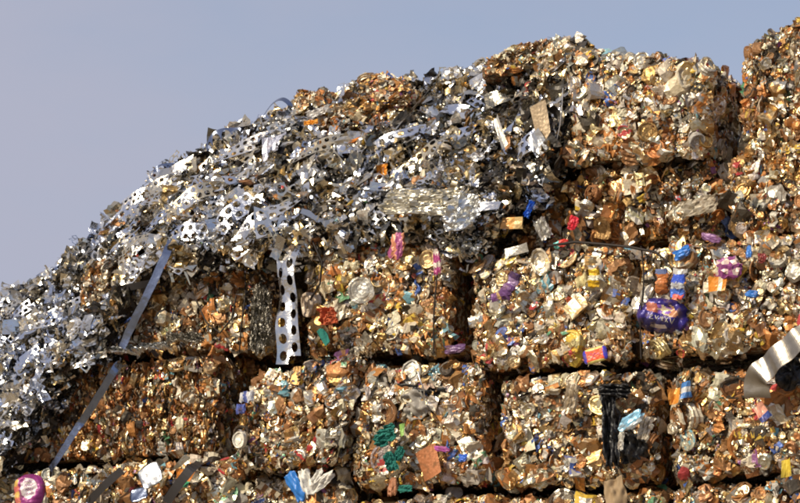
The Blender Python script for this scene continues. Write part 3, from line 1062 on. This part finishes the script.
PSC = []
for row, yy in enumerate((.46, .22, -.02, -.26)):
    x0 = -.08 + .03 * row
    PSC.append([(x0 + .07 * i, yy + (.07 if i % 2 else -.05) + .02 * ((i * 7 + row) % 3)) for i in range(8)])
dome(28, 491, 34, 34, -.10, 8, col_pink, 'round_tin', 'bright pink round tin with a pale panel of writing, in the bottom row', 'tin', .09, PSC, M_DARKINK, up=.15, thick=.4)


def col_red(x, y):
    if abs(x) > .72: return (.05, .04, .42, .1, .35)
    if abs(y) > .72: return (.72, .62, .2, .1, .4)
    return (.74, .10, .03, .1, .38)


dome(595, 355, 25, 15, -.14, 12, col_red, 'flattened_packet', 'small flattened red packet with blue ends on the ledge above the dark seam', 'packet', .04,
     [[(-.4, .1), (-.25, .35), (-.1, -.1), (.05, .3), (.18, -.1), (.32, .2), (.4, -.2)], [(-.35, -.35), (-.1, -.25), (.1, -.4)]], M_BLUEINK, sq=5, thick=.3)


def col_silverlid(x, y):
    r = math.hypot(x, y)
    return (.62, .60, .55, .9, .36) if (.55 < r < .68 or r > .88) else (.70, .67, .60, .85, .34)


put('tin_lid', 'round silver lid on the bale face beside the orange rag', 'lid', 361, 290, 27, 27, HILID, lambda x, y, z: (*((.50, .47, .40) if .26 < math.hypot(x, y) < .34 or math.hypot(x, y) > .45 else (.60, .57, .49)), .9, .36), v=-.06, thick=.1, up=-.12, side=.2, ang=10)

# -- cans and packets with their colours
def put_can(label, px, py, lpx, wpx, items, ang, v=-.12, k=0, base=((.7, .66, .58), .4), name='drink_can', cat='can', thick=.7, up=0):
    return put(name, label, cat, px, py, lpx, wpx, HICAN[k], bands(items, 0, base), v=v, ang=ang, thick=thick, up=up, smooth=False)


put_can('upright can with blue and white bands and a red foot, above the purple oval tin', 678, 284, 33, 17, [(0, .12, (.55, .08, .05)), (.12, .34, (.05, .14, .55)), (.34, .52, (.55, .58, .62)), (.52, .8, (.03, .08, .46)), (.8, .92, (.62, .6, .56))], 82, -.14)
put_can('upright rust-orange can beside the blue and white banded can', 662, 281, 27, 15, [(.0, .8, (.50, .17, .05)), (.8, .94, (.2, .26, .5))], 88, -.12, 1)
put_can('yellow can with a pale middle band, on the bale above the dark seam', 594, 278, 20, 13, [(0, .36, (.72, .44, .02)), (.36, .62, (.7, .66, .5)), (.62, 1, (.74, .48, .03))], 86, -.12, 2)
put_can('pale yellow round-ended can next to the yellow banded can', 582, 281, 14, 13, [(0, 1, (.66, .56, .28))], 20, -.11, 3)
put_can('rolled dark purple can leaning open over a dark hollow', 510, 286, 32, 15, [(0, .55, (.16, .07, .22)), (.55, .75, (.30, .2, .36)), (.75, 1, (.08, .04, .12))], 58, -.14, 1)
put_can('second purple scrap curled under the rolled purple can', 500, 296, 22, 9, [(0, .4, (.16, .06, .2)), (.4, .6, (.55, .36, .14)), (.6, 1, (.14, .05, .2))], 10, -.13, 2)
put('crushed_packet', 'crumpled bright blue packet above the banded can', 'packet', 682, 253, 20, 11, HICH[0], solidc((.03, .17, .55)), v=-.1, ang=25, thick=.6)
put('crushed_packet', 'patterned magenta packet over an orange carton', 'packet', 729, 268, 28, 24, HICH[1],
    lambda x, y, z: (*((.24, .05, .20) if math.sin(x * 16) + math.sin(y * 15 + 1) > -.5 else (.66, .5, .45)), .1, .38), v=-.12, thick=.5)
put('carton', 'orange carton with a pale stripe under the magenta packet', 'carton', 717, 284, 19, 16, HIPL[0], bands([(.55, .7, (.72, .6, .4))], 0, ((.68, .25, .03), .1)), v=-.13, ang=-6, thick=.3)
put('crushed_packet', 'small blue packet standing beside the magenta packet', 'packet', 749, 252, 7, 14, HICH[2], solidc((.05, .20, .60)), v=-.12)
put('crushed_packet', 'little blue packet lying below the magenta packet', 'packet', 752, 294, 15, 9, HICH[3], solidc((.03, .16, .5)), v=-.12)
put('crushed_packet', 'dark red packet beyond the small blue packet', 'packet', 762, 258, 10, 10, HICH[4], solidc((.22, .03, .03)), v=-.12)
put('crushed_packet', 'violet flattened packet lying near the dark hollow at the row edge', 'packet', 711, 238, 22, 9, HICH[5], solidc((.22, .10, .24)), v=-.08, ang=-20)
put('crushed_packet', 'dark purple flat packet on the ledge under the broken bale', 'packet', 455, 349, 24, 9, HICH[0], solidc((.13, .06, .16)), v=-.10, ang=4)
put('crushed_packet', 'pink and orange crumpled packet tucked beneath the foil overhang', 'packet', 397, 246, 17, 30, HICH[1],
    lambda x, y, z: (*((.34, .08, .20) if math.sin(x * 9 + y * 5) > -.2 else (.55, .22, .12)), .1, .36), v=-.10, ang=-14, thick=.4)
put('crushed_packet', 'narrow magenta packet standing in the shade beneath the foil', 'packet', 437, 262, 10, 28, HICH[2],
    lambda x, y, z: (*((.32, .03, .15) if math.sin(y * 13) > -.3 else (.5, .42, .36)), .1, .36), v=-.08, ang=8, thick=.4)
put('crushed_packet', 'dark blue scrap beside the narrow magenta packet', 'packet', 450, 240, 10, 18, HICH[3], solidc((.03, .06, .14)), v=-.02, ang=8)
put('plastic_strip', 'bright blue bent strip above the orange flap', 'plastic strip', 529, 209, 8, 19, HISH[0], solidc((.02, .14, .62)), v=.02, ang=-28, thick=.5)
put('sheet_flap', 'pale orange flap pointing out under the blue strip', 'flap', 512, 223, 23, 13, HIPL[1], bands([(.6, 1, (.66, .46, .2))], 0, ((.72, .36, .10), .1)), v=.02, ang=-6, thick=.3)
put('sheet_flap', 'grey-white torn flap hanging next to the blue strip', 'flap', 543, 228, 15, 26, HISH[1], solidc((.52, .50, .46), .4), v=.06, ang=24)
put('crushed_packet', 'bright red scrap in the loose bale, higher of the two red ones', 'packet', 573, 223, 12, 15, HICH[4], solidc((.58, .02, .04)), v=.10, ang=-20)
put('crushed_packet', 'red and turquoise scrap lying lower beside a dark hollow', 'packet', 561, 244, 17, 9, HICH[5], bands([(0, .4, (.1, .45, .42))], 0, ((.58, .04, .03), .1)), v=.04, ang=14)
put('flat_sheet', 'grey flat sheet lying level under the orange flap', 'sheet', 516, 250, 26, 10, HIPL[2], solidc((.42, .40, .36), .6), v=-.02, ang=8, thick=.3)
put('flat_sheet', 'blue-silver flat sheet sticking out beside the foil', 'sheet', 488, 206, 26, 12, HIPL[3], solidc((.6, .6, .62), 1, .25), v=.0, ang=-4, up=.5, thick=.2, mat=MAT_TIN)
put('flat_sheet', 'large dull blue-grey sheet leaning below the dark curled strip', 'sheet', 274, 146, 26, 28, HIPL[4], solidc((.20, .21, .27), .9, .35), v=.55, ang=8, up=.3, thick=.15, mat=MAT_TIN)
put('flat_sheet', 'tilted blue-silver sheet in the middle of the slope', 'sheet', 437, 157, 26, 11, HIPL[5], solidc((.55, .58, .66), 1, .2), v=.35, ang=30, up=.5, thick=.15, mat=MAT_TIN)
put('flat_sheet', 'tall tan upright board in the dark face beside the top bale', 'board', 541, 122, 17, 44, HIPL[0], solidc((.36, .27, .17), .3, .5), v=.07, ang=10, thick=.2)
put('flat_sheet', 'grey pointed sheet under the tall tan board', 'sheet', 538, 143, 17, 26, HIPL[1], solidc((.44, .45, .46), .8, .3), v=.05, ang=30, thick=.25, mat=MAT_TIN)
put('flat_sheet', 'narrow light strip leaning beside the tall tan board', 'sheet', 500, 132, 7, 40, HIPL[2], solidc((.6, .56, .48), .8, .3), v=.16, ang=22, up=.2, thick=.3, mat=MAT_TIN)
put('sheet_flap', 'orange scrap standing on the slope above the cream foil', 'flap', 382, 170, 13, 13, HISH[2], solidc((.72, .27, .02)), v=.24, ang=4, thick=.2)
put('sheet_flap', 'flat red scrap lying on the slope, above the standing orange scrap', 'flap', 386, 145, 26, 6, HISH[3], solidc((.62, .04, .03)), v=.42, ang=-8, up=.3)
put('sheet_flap', 'thin orange strip lying along the slope, near the red scrap', 'flap', 352, 141, 32, 4, HISH[4], solidc((.70, .28, .05)), v=.46, ang=14, up=.3)
put('sheet_flap', 'orange scrap beneath the small rounded ridge chunk', 'flap', 311, 122, 16, 6, HISH[5], solidc((.74, .34, .04)), v=.52, ang=4, up=.3)
put('sheet_flap', 'white torn scrap strip beside the slanted ridge slab', 'flap', 318, 112, 30, 10, HISH[0], solidc((.62, .6, .58), .4), v=.6, ang=16, up=.3)
put('flat_sheet', 'rusty flat plate low on the bale with teal rags', 'plate', 429, 462, 22, 34, HIPL[3], solidc((.36, .13, .045), .3, .6), v=-.12, ang=16, thick=.2)
put('flat_sheet', 'brown upright piece under the lower teal rag', 'plate', 393, 487, 12, 20, HICH[2], solidc((.36, .15, .07), .1, .6), v=-.12)
put('flat_sheet', 'flat tan-grey sheet lying in the loose bale by the stack edge', 'sheet', 699, 206, 40, 22, HISH[4], solidc((.38, .33, .25), .2, .5), v=.10, ang=12, up=.4, thick=.3)
put('flat_sheet', 'pale folded sheet leaning on the bale with hanging black film', 'sheet', 572, 398, 15, 34, HISH[1], solidc((.58, .5, .38), .4, .42), v=-.10, ang=-12)
put('carton', 'orange square scrap near the upper corner of the far second-row bale', 'carton', 674, 396, 12, 17, HIPL[4], solidc((.66, .27, .04), .2), v=-.1)
put('carton', 'blue and white scrap beside the orange square scrap', 'carton', 686, 390, 11, 18, HIPL[5], bands([(.3, .6, (.6, .6, .6))], 1, ((.06, .2, .5), .1)), v=-.1)
put('carton', 'pink-orange flap below the buff corrugated sheet', 'carton', 762, 412, 12, 20, HIPL[1], bands([(.0, .25, (.05, .08, .3))], 1, ((.72, .34, .24), .1)), v=-.1, ang=35)
put('carton', 'yellow slip at the frame foot in the nearest bale', 'carton', 786, 468, 10, 20, HIPL[2], solidc((.62, .46, .05)), v=-.1)
put('carton', 'orange carton with a green patch beside the white plate', 'carton', 184, 478, 17, 20, HIPL[3], lambda x, y, z: (*((.03, .35, .15) if x > .05 and y < -.1 else (.66, .22, .03)), .1, .4), v=-.09, ang=-14)
put('drink_can', 'pale blue and white crushed can on the tilted bale, in its upper corner', 'can', 247, 397, 16, 13, HICAN[3], bands([(.3, .5, (.12, .16, .45))], 0, ((.62, .62, .64), .2)), v=-.2)
put('drink_can', 'dark blue crushed can just under the pale one on the tilted bale', 'can', 241, 409, 12, 11, HICAN[2], solidc((.08, .11, .36)), v=-.2)
put('drink_can', 'white oval can end low on the tilted bale', 'can', 240, 440, 14, 17, HIPUCK[0], solidc((.68, .64, .54), .2), v=-.21)
put('crushed_packet', 'bright blue packet between pale cans in the middle of the teal-rag bale', 'packet', 463, 458, 10, 8, HICH[0], solidc((.04, .14, .6)), v=-.11)
put('crushed_packet', 'purple flat packet beside the rusty plate', 'packet', 441, 449, 20, 6, HICH[1], solidc((.34, .05, .28)), v=-.11, ang=-8)
put('carton', 'upright lime green card next to the upper teal rag', 'carton', 402, 430, 5, 14, HIPL[0], solidc((.28, .50, .12)), v=-.12)

# -- foil sheets at the overhang
rag('foil_sheet', 'creased cream-white foil sheet bulging from the overhang', 'foil sheet', 420, 203, 80, 27, M_CREAM, -.14, -3, 31, .30, .2, 9, up=.30, n=30, smooth=False)
rag('foil_sheet', 'bright crumpled silver foil sheet at the end of the overhang', 'foil sheet', 462, 214, 46, 40, M_FOIL, -.15, -8, 33, .24, .2, 7, up=.30, n=26, smooth=False)
rag('foil_sheet', 'smaller wrinkled silver sheet hanging below the bright foil', 'foil sheet', 468, 247, 32, 20, M_FOIL, -.08, 4, 35, .5, .2, 12, up=.25, n=26, smooth=False)
rag('foil_sheet', 'grey finely wrinkled foil hanging beside the perforated strip', 'foil sheet', 263, 318, 26, 70, M_DULLFOIL, .05, 0, 37, .35, .16, 17, n=44, smooth=False)
rag('foil_sheet', 'long creased foil lying along the ledge between the two upright-layered bales', 'foil sheet', 142, 350, 66, 10, M_FOIL, -.03, 6, 81, .8, .2, 11, up=.8, n=34, smooth=False)
rag('foil_sheet', 'arched dull foil strip at the inner end of the ledge foil', 'foil sheet', 186, 340, 46, 11, M_DULLFOIL, -.05, -6, 83, .8, .2, 10, up=.6, n=30, smooth=False)

# -- rags, films, plastic
rag('cloth_rag', 'orange-red rag bunched on the bale with the round lid', 'rag', 329, 316, 21, 19, M_ORANGE, -.09, 10, 41, .4, .12, 8, n=22, smooth=False)
rag('plastic_strip', 'short turquoise strip beneath the orange-red rag', 'plastic strip', 324, 337, 8, 19, M_TEAL, -.11, 28, 43, .4, .08, 4)
rag('cloth_rag', 'teal rag hanging on the bale, upper of the teal scraps', 'rag', 386, 437, 25, 20, M_TEAL, -.13, 30, 45, .45, .22, 8, n=22, smooth=False)
rag('cloth_rag', 'teal rag pointing down just below the upper teal rag', 'rag', 391, 461, 13, 22, M_TEAL, -.12, 20, 47, .45, .2, 8, n=22, smooth=False)
rag('cloth_rag', 'small teal scrap right beside the downward teal rag', 'rag', 400, 454, 9, 12, M_TEAL, -.11, -30, 49, .4, .2, 7, n=22, smooth=False)
rag('cloth_rag', 'small light teal scrap at the bale foot above the dark seam', 'rag', 407, 489, 15, 7, M_TEAL, -.12, 0, 51, .6, .3, 6)
rag('plastic_film', 'long black plastic film hanging down the bale face', 'plastic film', 610, 428, 17, 84, M_BLACKPL, -.11, 3, 53, .9, .30, 9, n=30)
rag('plastic_film', 'black film flap bunched at the top of the hanging film', 'plastic film', 613, 390, 30, 12, M_BLACKPL, -.12, -10, 55, .9, .3, 8, n=24)
rag('plastic_film', 'black sheet standing in for the shadow under the pale blue tin', 'plastic film', 633, 449, 28, 30, M_BLACKPL, -.07, 0, 57, .8, .35, 8, n=24)  # dark sheet added where only shadow falls beside the film
put('drink_can', 'flat pale blue oval tin stuck out over the black film', 'tin', 631, 421, 32, 16, HICH[3], lambda x, y, z: (*((.20, .42, .58) if y > -.2 else (.5, .55, .58)), .3, .35), v=-.23, ang=34, thick=.35)
put('sheet_flap', 'white torn flap hanging behind the pale blue tin', 'flap', 645, 428, 14, 26, HISH[2], solidc((.64, .58, .48), .1), v=-.17, ang=-14)
put('sheet_flap', 'thin white pointed flap at the foot of the black film', 'flap', 621, 440, 7, 22, HISH[3], solidc((.70, .68, .62), .1), v=-.2, ang=-8)
rag('plastic_sheet', 'tan plastic sheet poking up at the foot of the black film', 'plastic sheet', 616, 492, 22, 32, M_TANBOARD, -.15, 14, 59, .4, .15, 5)
rag('plastic_film', 'dark crumpled film in the hollow on top of the teal-rag bale', 'plastic film', 424, 384, 60, 22, M_BLACKPL, -.02, -4, 61, .5, .2, 6, up=.4, n=22)
rag('plastic_film', 'grey crumpled film under the dark film in the hollow', 'plastic film', 416, 404, 24, 26, M_GREYPL, -.06, 20, 63, .5, .2, 6, n=18)
rag('plastic_film', 'black crumpled film below the buff corrugated sheet', 'plastic film', 790, 374, 30, 34, M_BLACKPL, -.11, 20, 65, .6, .15, 6, n=18)
rag('metal_plate', 'shiny white metal plate lying against the bottom-row bale', 'plate', 151, 475, 26, 28, M_FOIL, -.13, 32, 67, .12, .06, 3, up=.35, n=10, solid=.003)
rag('metal_plate', 'dull blue-grey plate under the shiny white plate', 'plate', 139, 494, 20, 18, M_BAND, -.14, 20, 69, .12, .1, 3, up=.5, n=8, solid=.003)


def container():
    o_ = P(304, 484, -.16)
    root = empty('plastic_container', o_)
    tag(root, 'crushed white plastic container with bent arms and a blue sleeve', 'container')
    k = mpp(o_)
    for nm, cx, cy, w_, h_, an, sd_ in (('body', 306, 483, 13, 31, 14, 72), ('arm', 322, 482, 9, 29, -52, 73), ('arm', 317, 476, 7, 16, -30, 74)):
        V, F = cloth(sd_, 18, .7, .16, 6)
        V = (V * np.array([w_, h_, w_]) * k) @ frame(an, .1).T + P(cx, cy, -.17)
        mesh_obj(nm, V, F, M_WHITEPL, root, smooth=True, solid=.003)
    V, F = cloth(71, 16, .5, .18, 5)
    k = mpp(o_); R = frame(28)
    V = (V * np.array([15, 32, 14]) * k) @ R.T + P(296, 486, -.19)
    mesh_obj('sleeve', V, F, M_BLUEPL, root, smooth=True, solid=.004)


container()

# -- buff corrugated sheet at the frame edge
b = ribbon('corrugated_sheet', [(826, 312, -.22), (806, 333, -.24), (786, 350, -.23), (768, 366, -.20), (757, 380, -.17), (758, 398, -.13)], 27, M_CORR,
           [nn(.3, -.2)] * 4 + [nn(.1, 0), nn(-.2, .1)], nsub=14, wave=.008, nwave=4.5, nw=8, curl=.02, solid=.002)
tag(b, 'buff corrugated metal sheet slanting across two bales at the frame edge', 'metal sheet')

# -- pieces on the skyline
b = ribbon('curled_strip', [(262, 118, .78), (272, 104, .72), (282, 99, .66), (290, 105, .66), (287, 113, .68), (278, 113, .7)], 5, M_BAND,
           [nn(.9, -.5), nn(.9, -.3), nn(.9, 0), nn(.3, .9), nn(-.8, .4), nn(-.9, 0)], nsub=6)
tag(b, 'dark curled strip looping up on the ridge against the sky', 'metal strip')


def scallop(px0, py0, px1, py1, v, n, hpx, label, ang=0, mat=None):
    """stamped edge strip: a rail with pointed teeth between round cut-outs"""
    a, c = P(px0, py0, v), P(px1, py1, v)
    d = (c - a); L_ = np.linalg.norm(d); d = d / L_; upd = unit(np.cross(d, ND)); upd = upd if upd[2] < 0 else -upd
    k = mpp(a); h = hpx * k
    m = n * 10
    V, F = [], []
    for i in range(m + 1):
        t = i / m; x = t * L_
        ph = (t * n) % 1.0
        depth = h * (.16 + .84 * (1 - math.sqrt(max(0, 1 - (2 * abs(ph - .5) - 0) ** 2 * .98))) ** 1.0)
        bow = math.sin(math.pi * t) * h * .55
        base_ = a + d * x - upd * bow + ND * .03 * math.sin(t * 5)
        V.append(base_); V.append(base_ + upd * depth + ND * (.25 * depth))
    for i in range(m): F.append((2 * i, 2 * i + 1, 2 * i + 3, 2 * i + 2))
    o = mesh_obj('toothed_strip', V, F, mat or M_BAND, solid=.0015)
    tag(o, label, 'metal strip')


scallop(206, 147, 240, 127, .80, 4, 15, 'toothed stamping strip arching on the ridge against the sky, like a row of pennants')
scallop(52, 275, 78, 262, .62, 3, 10, 'small toothed strip on the low ridge against the sky')
scallop(152, 178, 176, 162, .76, 3, 11, 'toothed strip on the ridge between the pennant-like strip and the low slope')

# -- larger offcuts that show on the slope
BIGOFF = [  # px, py, w, h, ang, up, kind, tint, label
    (268, 190, 44, 26, 20, .7, 'perf', 0, 'large bluish perforated sheet lying in the middle slope'),
    (228, 208, 48, 24, 24, .8, 'perf', 2, 'large perforated sheet above the slanting steel band'),
    (245, 168, 34, 20, 30, .6, 'perf', 1, 'perforated sheet with a row of holes below the grey-blue sheet'),
    (330, 192, 36, 20, 14, .6, 'perf', 3, 'gold-tinted perforated piece left of the cream foil'),
    (200, 178, 30, 18, 35, .6, 'perf', 0, 'bright perforated piece near the bluish perforated sheet'),
    (290, 214, 30, 18, 5, .5, 'perf', 0, 'bright perforated piece just above the hanging strip'),
    (60, 330, 36, 22, 40, .6, 'perf', 2, 'bluish perforated piece low on the slope near the frame edge'),
    (30, 362, 34, 22, 45, .5, 'perf', 2, 'lowest large perforated piece on the slope'),
    (88, 341, 20, 14, 10, .9, 'plate', 0, 'flat offcut flashing in the sun above the slanting layers'),
    (192, 245, 24, 12, 12, .8, 'plate', 0, 'flat offcut flashing in the sun by the bent band end'),
    (150, 262, 26, 12, 35, .6, 'plate', 0, 'bright flat offcut on the lip over the upright-layered bale'),
    (455, 110, 30, 14, -20, .5, 'plate', 2, 'bluish plate under the tipped summit slab'),
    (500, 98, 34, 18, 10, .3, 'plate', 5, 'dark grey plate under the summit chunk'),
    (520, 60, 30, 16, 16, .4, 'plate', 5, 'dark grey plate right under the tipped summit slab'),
    (470, 150, 26, 14, -35, .4, 'plate', 0, 'silver plate tipped down the slope beside the tilted blue-silver sheet'),
    (345, 150, 28, 12, -10, .6, 'plate', 2, 'bluish plate under the slanted ridge slab'),
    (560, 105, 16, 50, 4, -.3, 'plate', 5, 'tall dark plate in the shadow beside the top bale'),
    (110, 262, 30, 14, 38, .6, 'plate', 1, 'grey plate on the slope, below the ridge step'),
    (130, 232, 28, 14, 40, .7, 'plate', 2, 'bluish plate near the ridge above the brown bale'),
    (400, 128, 30, 10, 12, .6, 'plate', 1, 'grey plate lying level near the rusty ridge chunk'),
]
for k, (px, py, w_, h_, ang, up, kd, ti, lab) in enumerate(BIGOFF):
    ry = np.interp(px, HC[:, 0], HC[:, 1]); ly = np.interp(px, HC[:, 0], HC[:, 2])
    t = min(max((ly - py) / (ly - ry), 0), 1)
    v_ = np.interp(px, HC[:, 0], HC[:, 3]) + (np.interp(px, HC[:, 0], HC[:, 4]) - np.interp(px, HC[:, 0], HC[:, 3])) * t ** 1.15
    sh = sh_perf(2000 + k, 4, 2, bend=.25, twist=.3) if kd == 'perf' else HIPL[k % 6]
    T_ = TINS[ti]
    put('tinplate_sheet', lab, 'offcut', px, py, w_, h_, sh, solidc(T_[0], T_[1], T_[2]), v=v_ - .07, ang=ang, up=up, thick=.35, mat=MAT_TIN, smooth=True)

# -- cables
tag(tube('black_cable', [P(*p) for p in ((548, 246, .0), (575, 242, -.08), (600, 244, -.09), (630, 247, -.10), (655, 252, -.12), (668, 262, -.11))], .008, M_WIRE), 'black cable draped along the seam above the purple-tin bale', 'cable')
tag(tube('black_cable', [P(*p) for p in ((196, 300, .02), (206, 322, -.02), (220, 333, -.02), (232, 318, -.01), (236, 296, .02))], .005, M_WIRE), 'thin black wire looping on the brown bale below the lip', 'wire')
tag(tube('black_cable', [P(*p) for p in ((563, 88, .02), (562, 105, .03), (560, 125, .04), (557, 140, .06))], .003, M_STEEL), 'thin bright wire hanging beside the tall dark plate', 'wire')
tag(tube('black_cable', [P(*p) for p in ((418, 372, -.12), (420, 380, -.14), (424, 390, -.13), (424, 400, -.08))], .004, M_STEEL), 'thin bright wire poking over the dark film hollow', 'wire')
tag(tube('black_cable', [P(*p) for p in ((312, 240, -.06), (322, 262, -.08), (320, 284, -.06), (310, 300, -.03))], .006, M_WIRE), 'dark wire bowed down the bale beside the perforated strip', 'wire')

# ------------------------------------------------------------------ ground
def ground():
    m, nt, b = new_mat('yard_ground')
    N, L = nt.nodes, nt.links
    geo = N.new('ShaderNodeNewGeometry')
    n = N.new('ShaderNodeTexNoise'); n.inputs['Scale'].default_value = 1.3; n.inputs['Detail'].default_value = 10
    L.new(geo.outputs['Position'], n.inputs['Vector'])
    r = N.new('ShaderNodeValToRGB')
    r.color_ramp.elements[0].position = .35; r.color_ramp.elements[0].color = (.14, .11, .08, 1)
    r.color_ramp.elements[1].position = .7; r.color_ramp.elements[1].color = (.32, .27, .2, 1)
    L.new(n.outputs['Fac'], r.inputs['Fac']); L.new(r.outputs['Color'], b.inputs['Base Color'])
    b.inputs['Roughness'].default_value = .95
    bp = N.new('ShaderNodeBump'); bp.inputs['Distance'].default_value = .05
    L.new(n.outputs['Fac'], bp.inputs['Height']); L.new(bp.outputs['Normal'], b.inputs['Normal'])
    g = np.sinh(np.linspace(-6.2, 6.2, 121)); g = g / g.max() * 900
    fr = np.interp(g, np.sort(g), g)
    V, F = [], []
    base = P(400, 600, 0)[2] - .02
    for a in g:
        for c in g:
            # a along the stack, c away from it; a low gravel bank carries the stack
            da = max(abs(a) - 6.5, 0) / 4.0; dc = max(abs(c - .6) - 2.6, 0) / 3.0
            h = max(0.0, 1 - math.hypot(da, dc)); h = h * h * (3 - 2 * h)
            p = UD * a + VD * c
            V.append((p[0], p[1], h * base))
    k = len(g)
    for i in range(k - 1):
        for j in range(k - 1):
            F.append((i * k + j, (i + 1) * k + j, (i + 1) * k + j + 1, i * k + j + 1))
    o = mesh_obj('ground', V, F, m, smooth=True)
    tag(o, kind='structure')


ground()

# ------------------------------------------------------------------ light, sky, camera
w = bpy.data.worlds.new('World'); scene.world = w; w.use_nodes = True
nt = w.node_tree
bg = nt.nodes['Background']
sky = nt.nodes.new('ShaderNodeTexSky'); sky.sky_type = 'NISHITA'; sky.sun_disc = False
sky.sun_elevation = math.asin(SUN[2]); sky.sun_rotation = math.atan2(SUN[0], SUN[1])
sky.dust_density = 2.0; sky.ozone_density = 2.0; sky.air_density = 1.0
tc = nt.nodes.new('ShaderNodeTexCoord')
mp = nt.nodes.new('ShaderNodeMapping'); mp.inputs['Scale'].default_value = (1.0, 1.0, 2.4)
mp.inputs['Location'].default_value = (.35, 0, .2)
nz = nt.nodes.new('ShaderNodeTexNoise'); nz.inputs['Scale'].default_value = 3.2; nz.inputs['Detail'].default_value = 9; nz.inputs['Roughness'].default_value = .55
rp = nt.nodes.new('ShaderNodeValToRGB')
rp.color_ramp.elements[0].position = .30; rp.color_ramp.elements[0].color = (.52,) * 3 + (1,)
rp.color_ramp.elements[1].position = .66; rp.color_ramp.elements[1].color = (.97,) * 3 + (1,)
sx = nt.nodes.new('ShaderNodeSeparateXYZ'); nt.links.new(tc.outputs['Generated'], sx.inputs[0])
ad = nt.nodes.new('ShaderNodeMath'); ad.operation = 'MULTIPLY_ADD'; ad.inputs[1].default_value = -1.1   # the veil thins out to one side
nt.links.new(sx.outputs[0], ad.inputs[0]); nt.links.new(nz.outputs['Fac'], ad.inputs[2])
mx = nt.nodes.new('ShaderNodeMixRGB'); mx.inputs['Color2'].default_value = (3.15, 3.25, 4.05, 1)   # thin high cloud
nt.links.new(tc.outputs['Generated'], mp.inputs['Vector']); nt.links.new(mp.outputs[0], nz.inputs['Vector'])
nt.links.new(ad.outputs[0], rp.inputs['Fac']); nt.links.new(rp.outputs['Color'], mx.inputs['Fac'])
nt.links.new(sky.outputs[0], mx.inputs['Color1']); nt.links.new(mx.outputs[0], bg.inputs[0])
bg.inputs[1].default_value = 0.14

sl = bpy.data.lights.new('sun', 'SUN'); sl.energy = 5.0; sl.angle = math.radians(.5); sl.color = (1, .88, .68)
so = bpy.data.objects.new('sun', sl); COL.objects.link(so)
so.rotation_euler = Vector(-SUN).to_track_quat('-Z', 'Y').to_euler()
so.location = (-10, -14, 20)

cd = bpy.data.cameras.new('camera'); co = bpy.data.objects.new('camera', cd); COL.objects.link(co)
co.location = Vector(CAM); co.rotation_euler = (math.pi / 2 + PITCH, 0, 0)
cd.sensor_width = 36; cd.sensor_fit = 'HORIZONTAL'; cd.lens = 36 * FPX / 800
cd.clip_start = .1; cd.clip_end = 3000
scene.camera = co

vs = scene.view_settings
scene.display_settings.display_device = 'sRGB'
vs.view_transform = 'Standard'; vs.look = 'None'; vs.exposure = 0; vs.gamma = 1; vs.use_curve_mapping = False
scene.cycles.max_bounces = 6; scene.cycles.glossy_bounces = 3; scene.cycles.diffuse_bounces = 3
scene.cycles.sample_clamp_indirect = 4.0
scene.cycles.use_denoising = True
scene.cycles.filter_width = 1.9
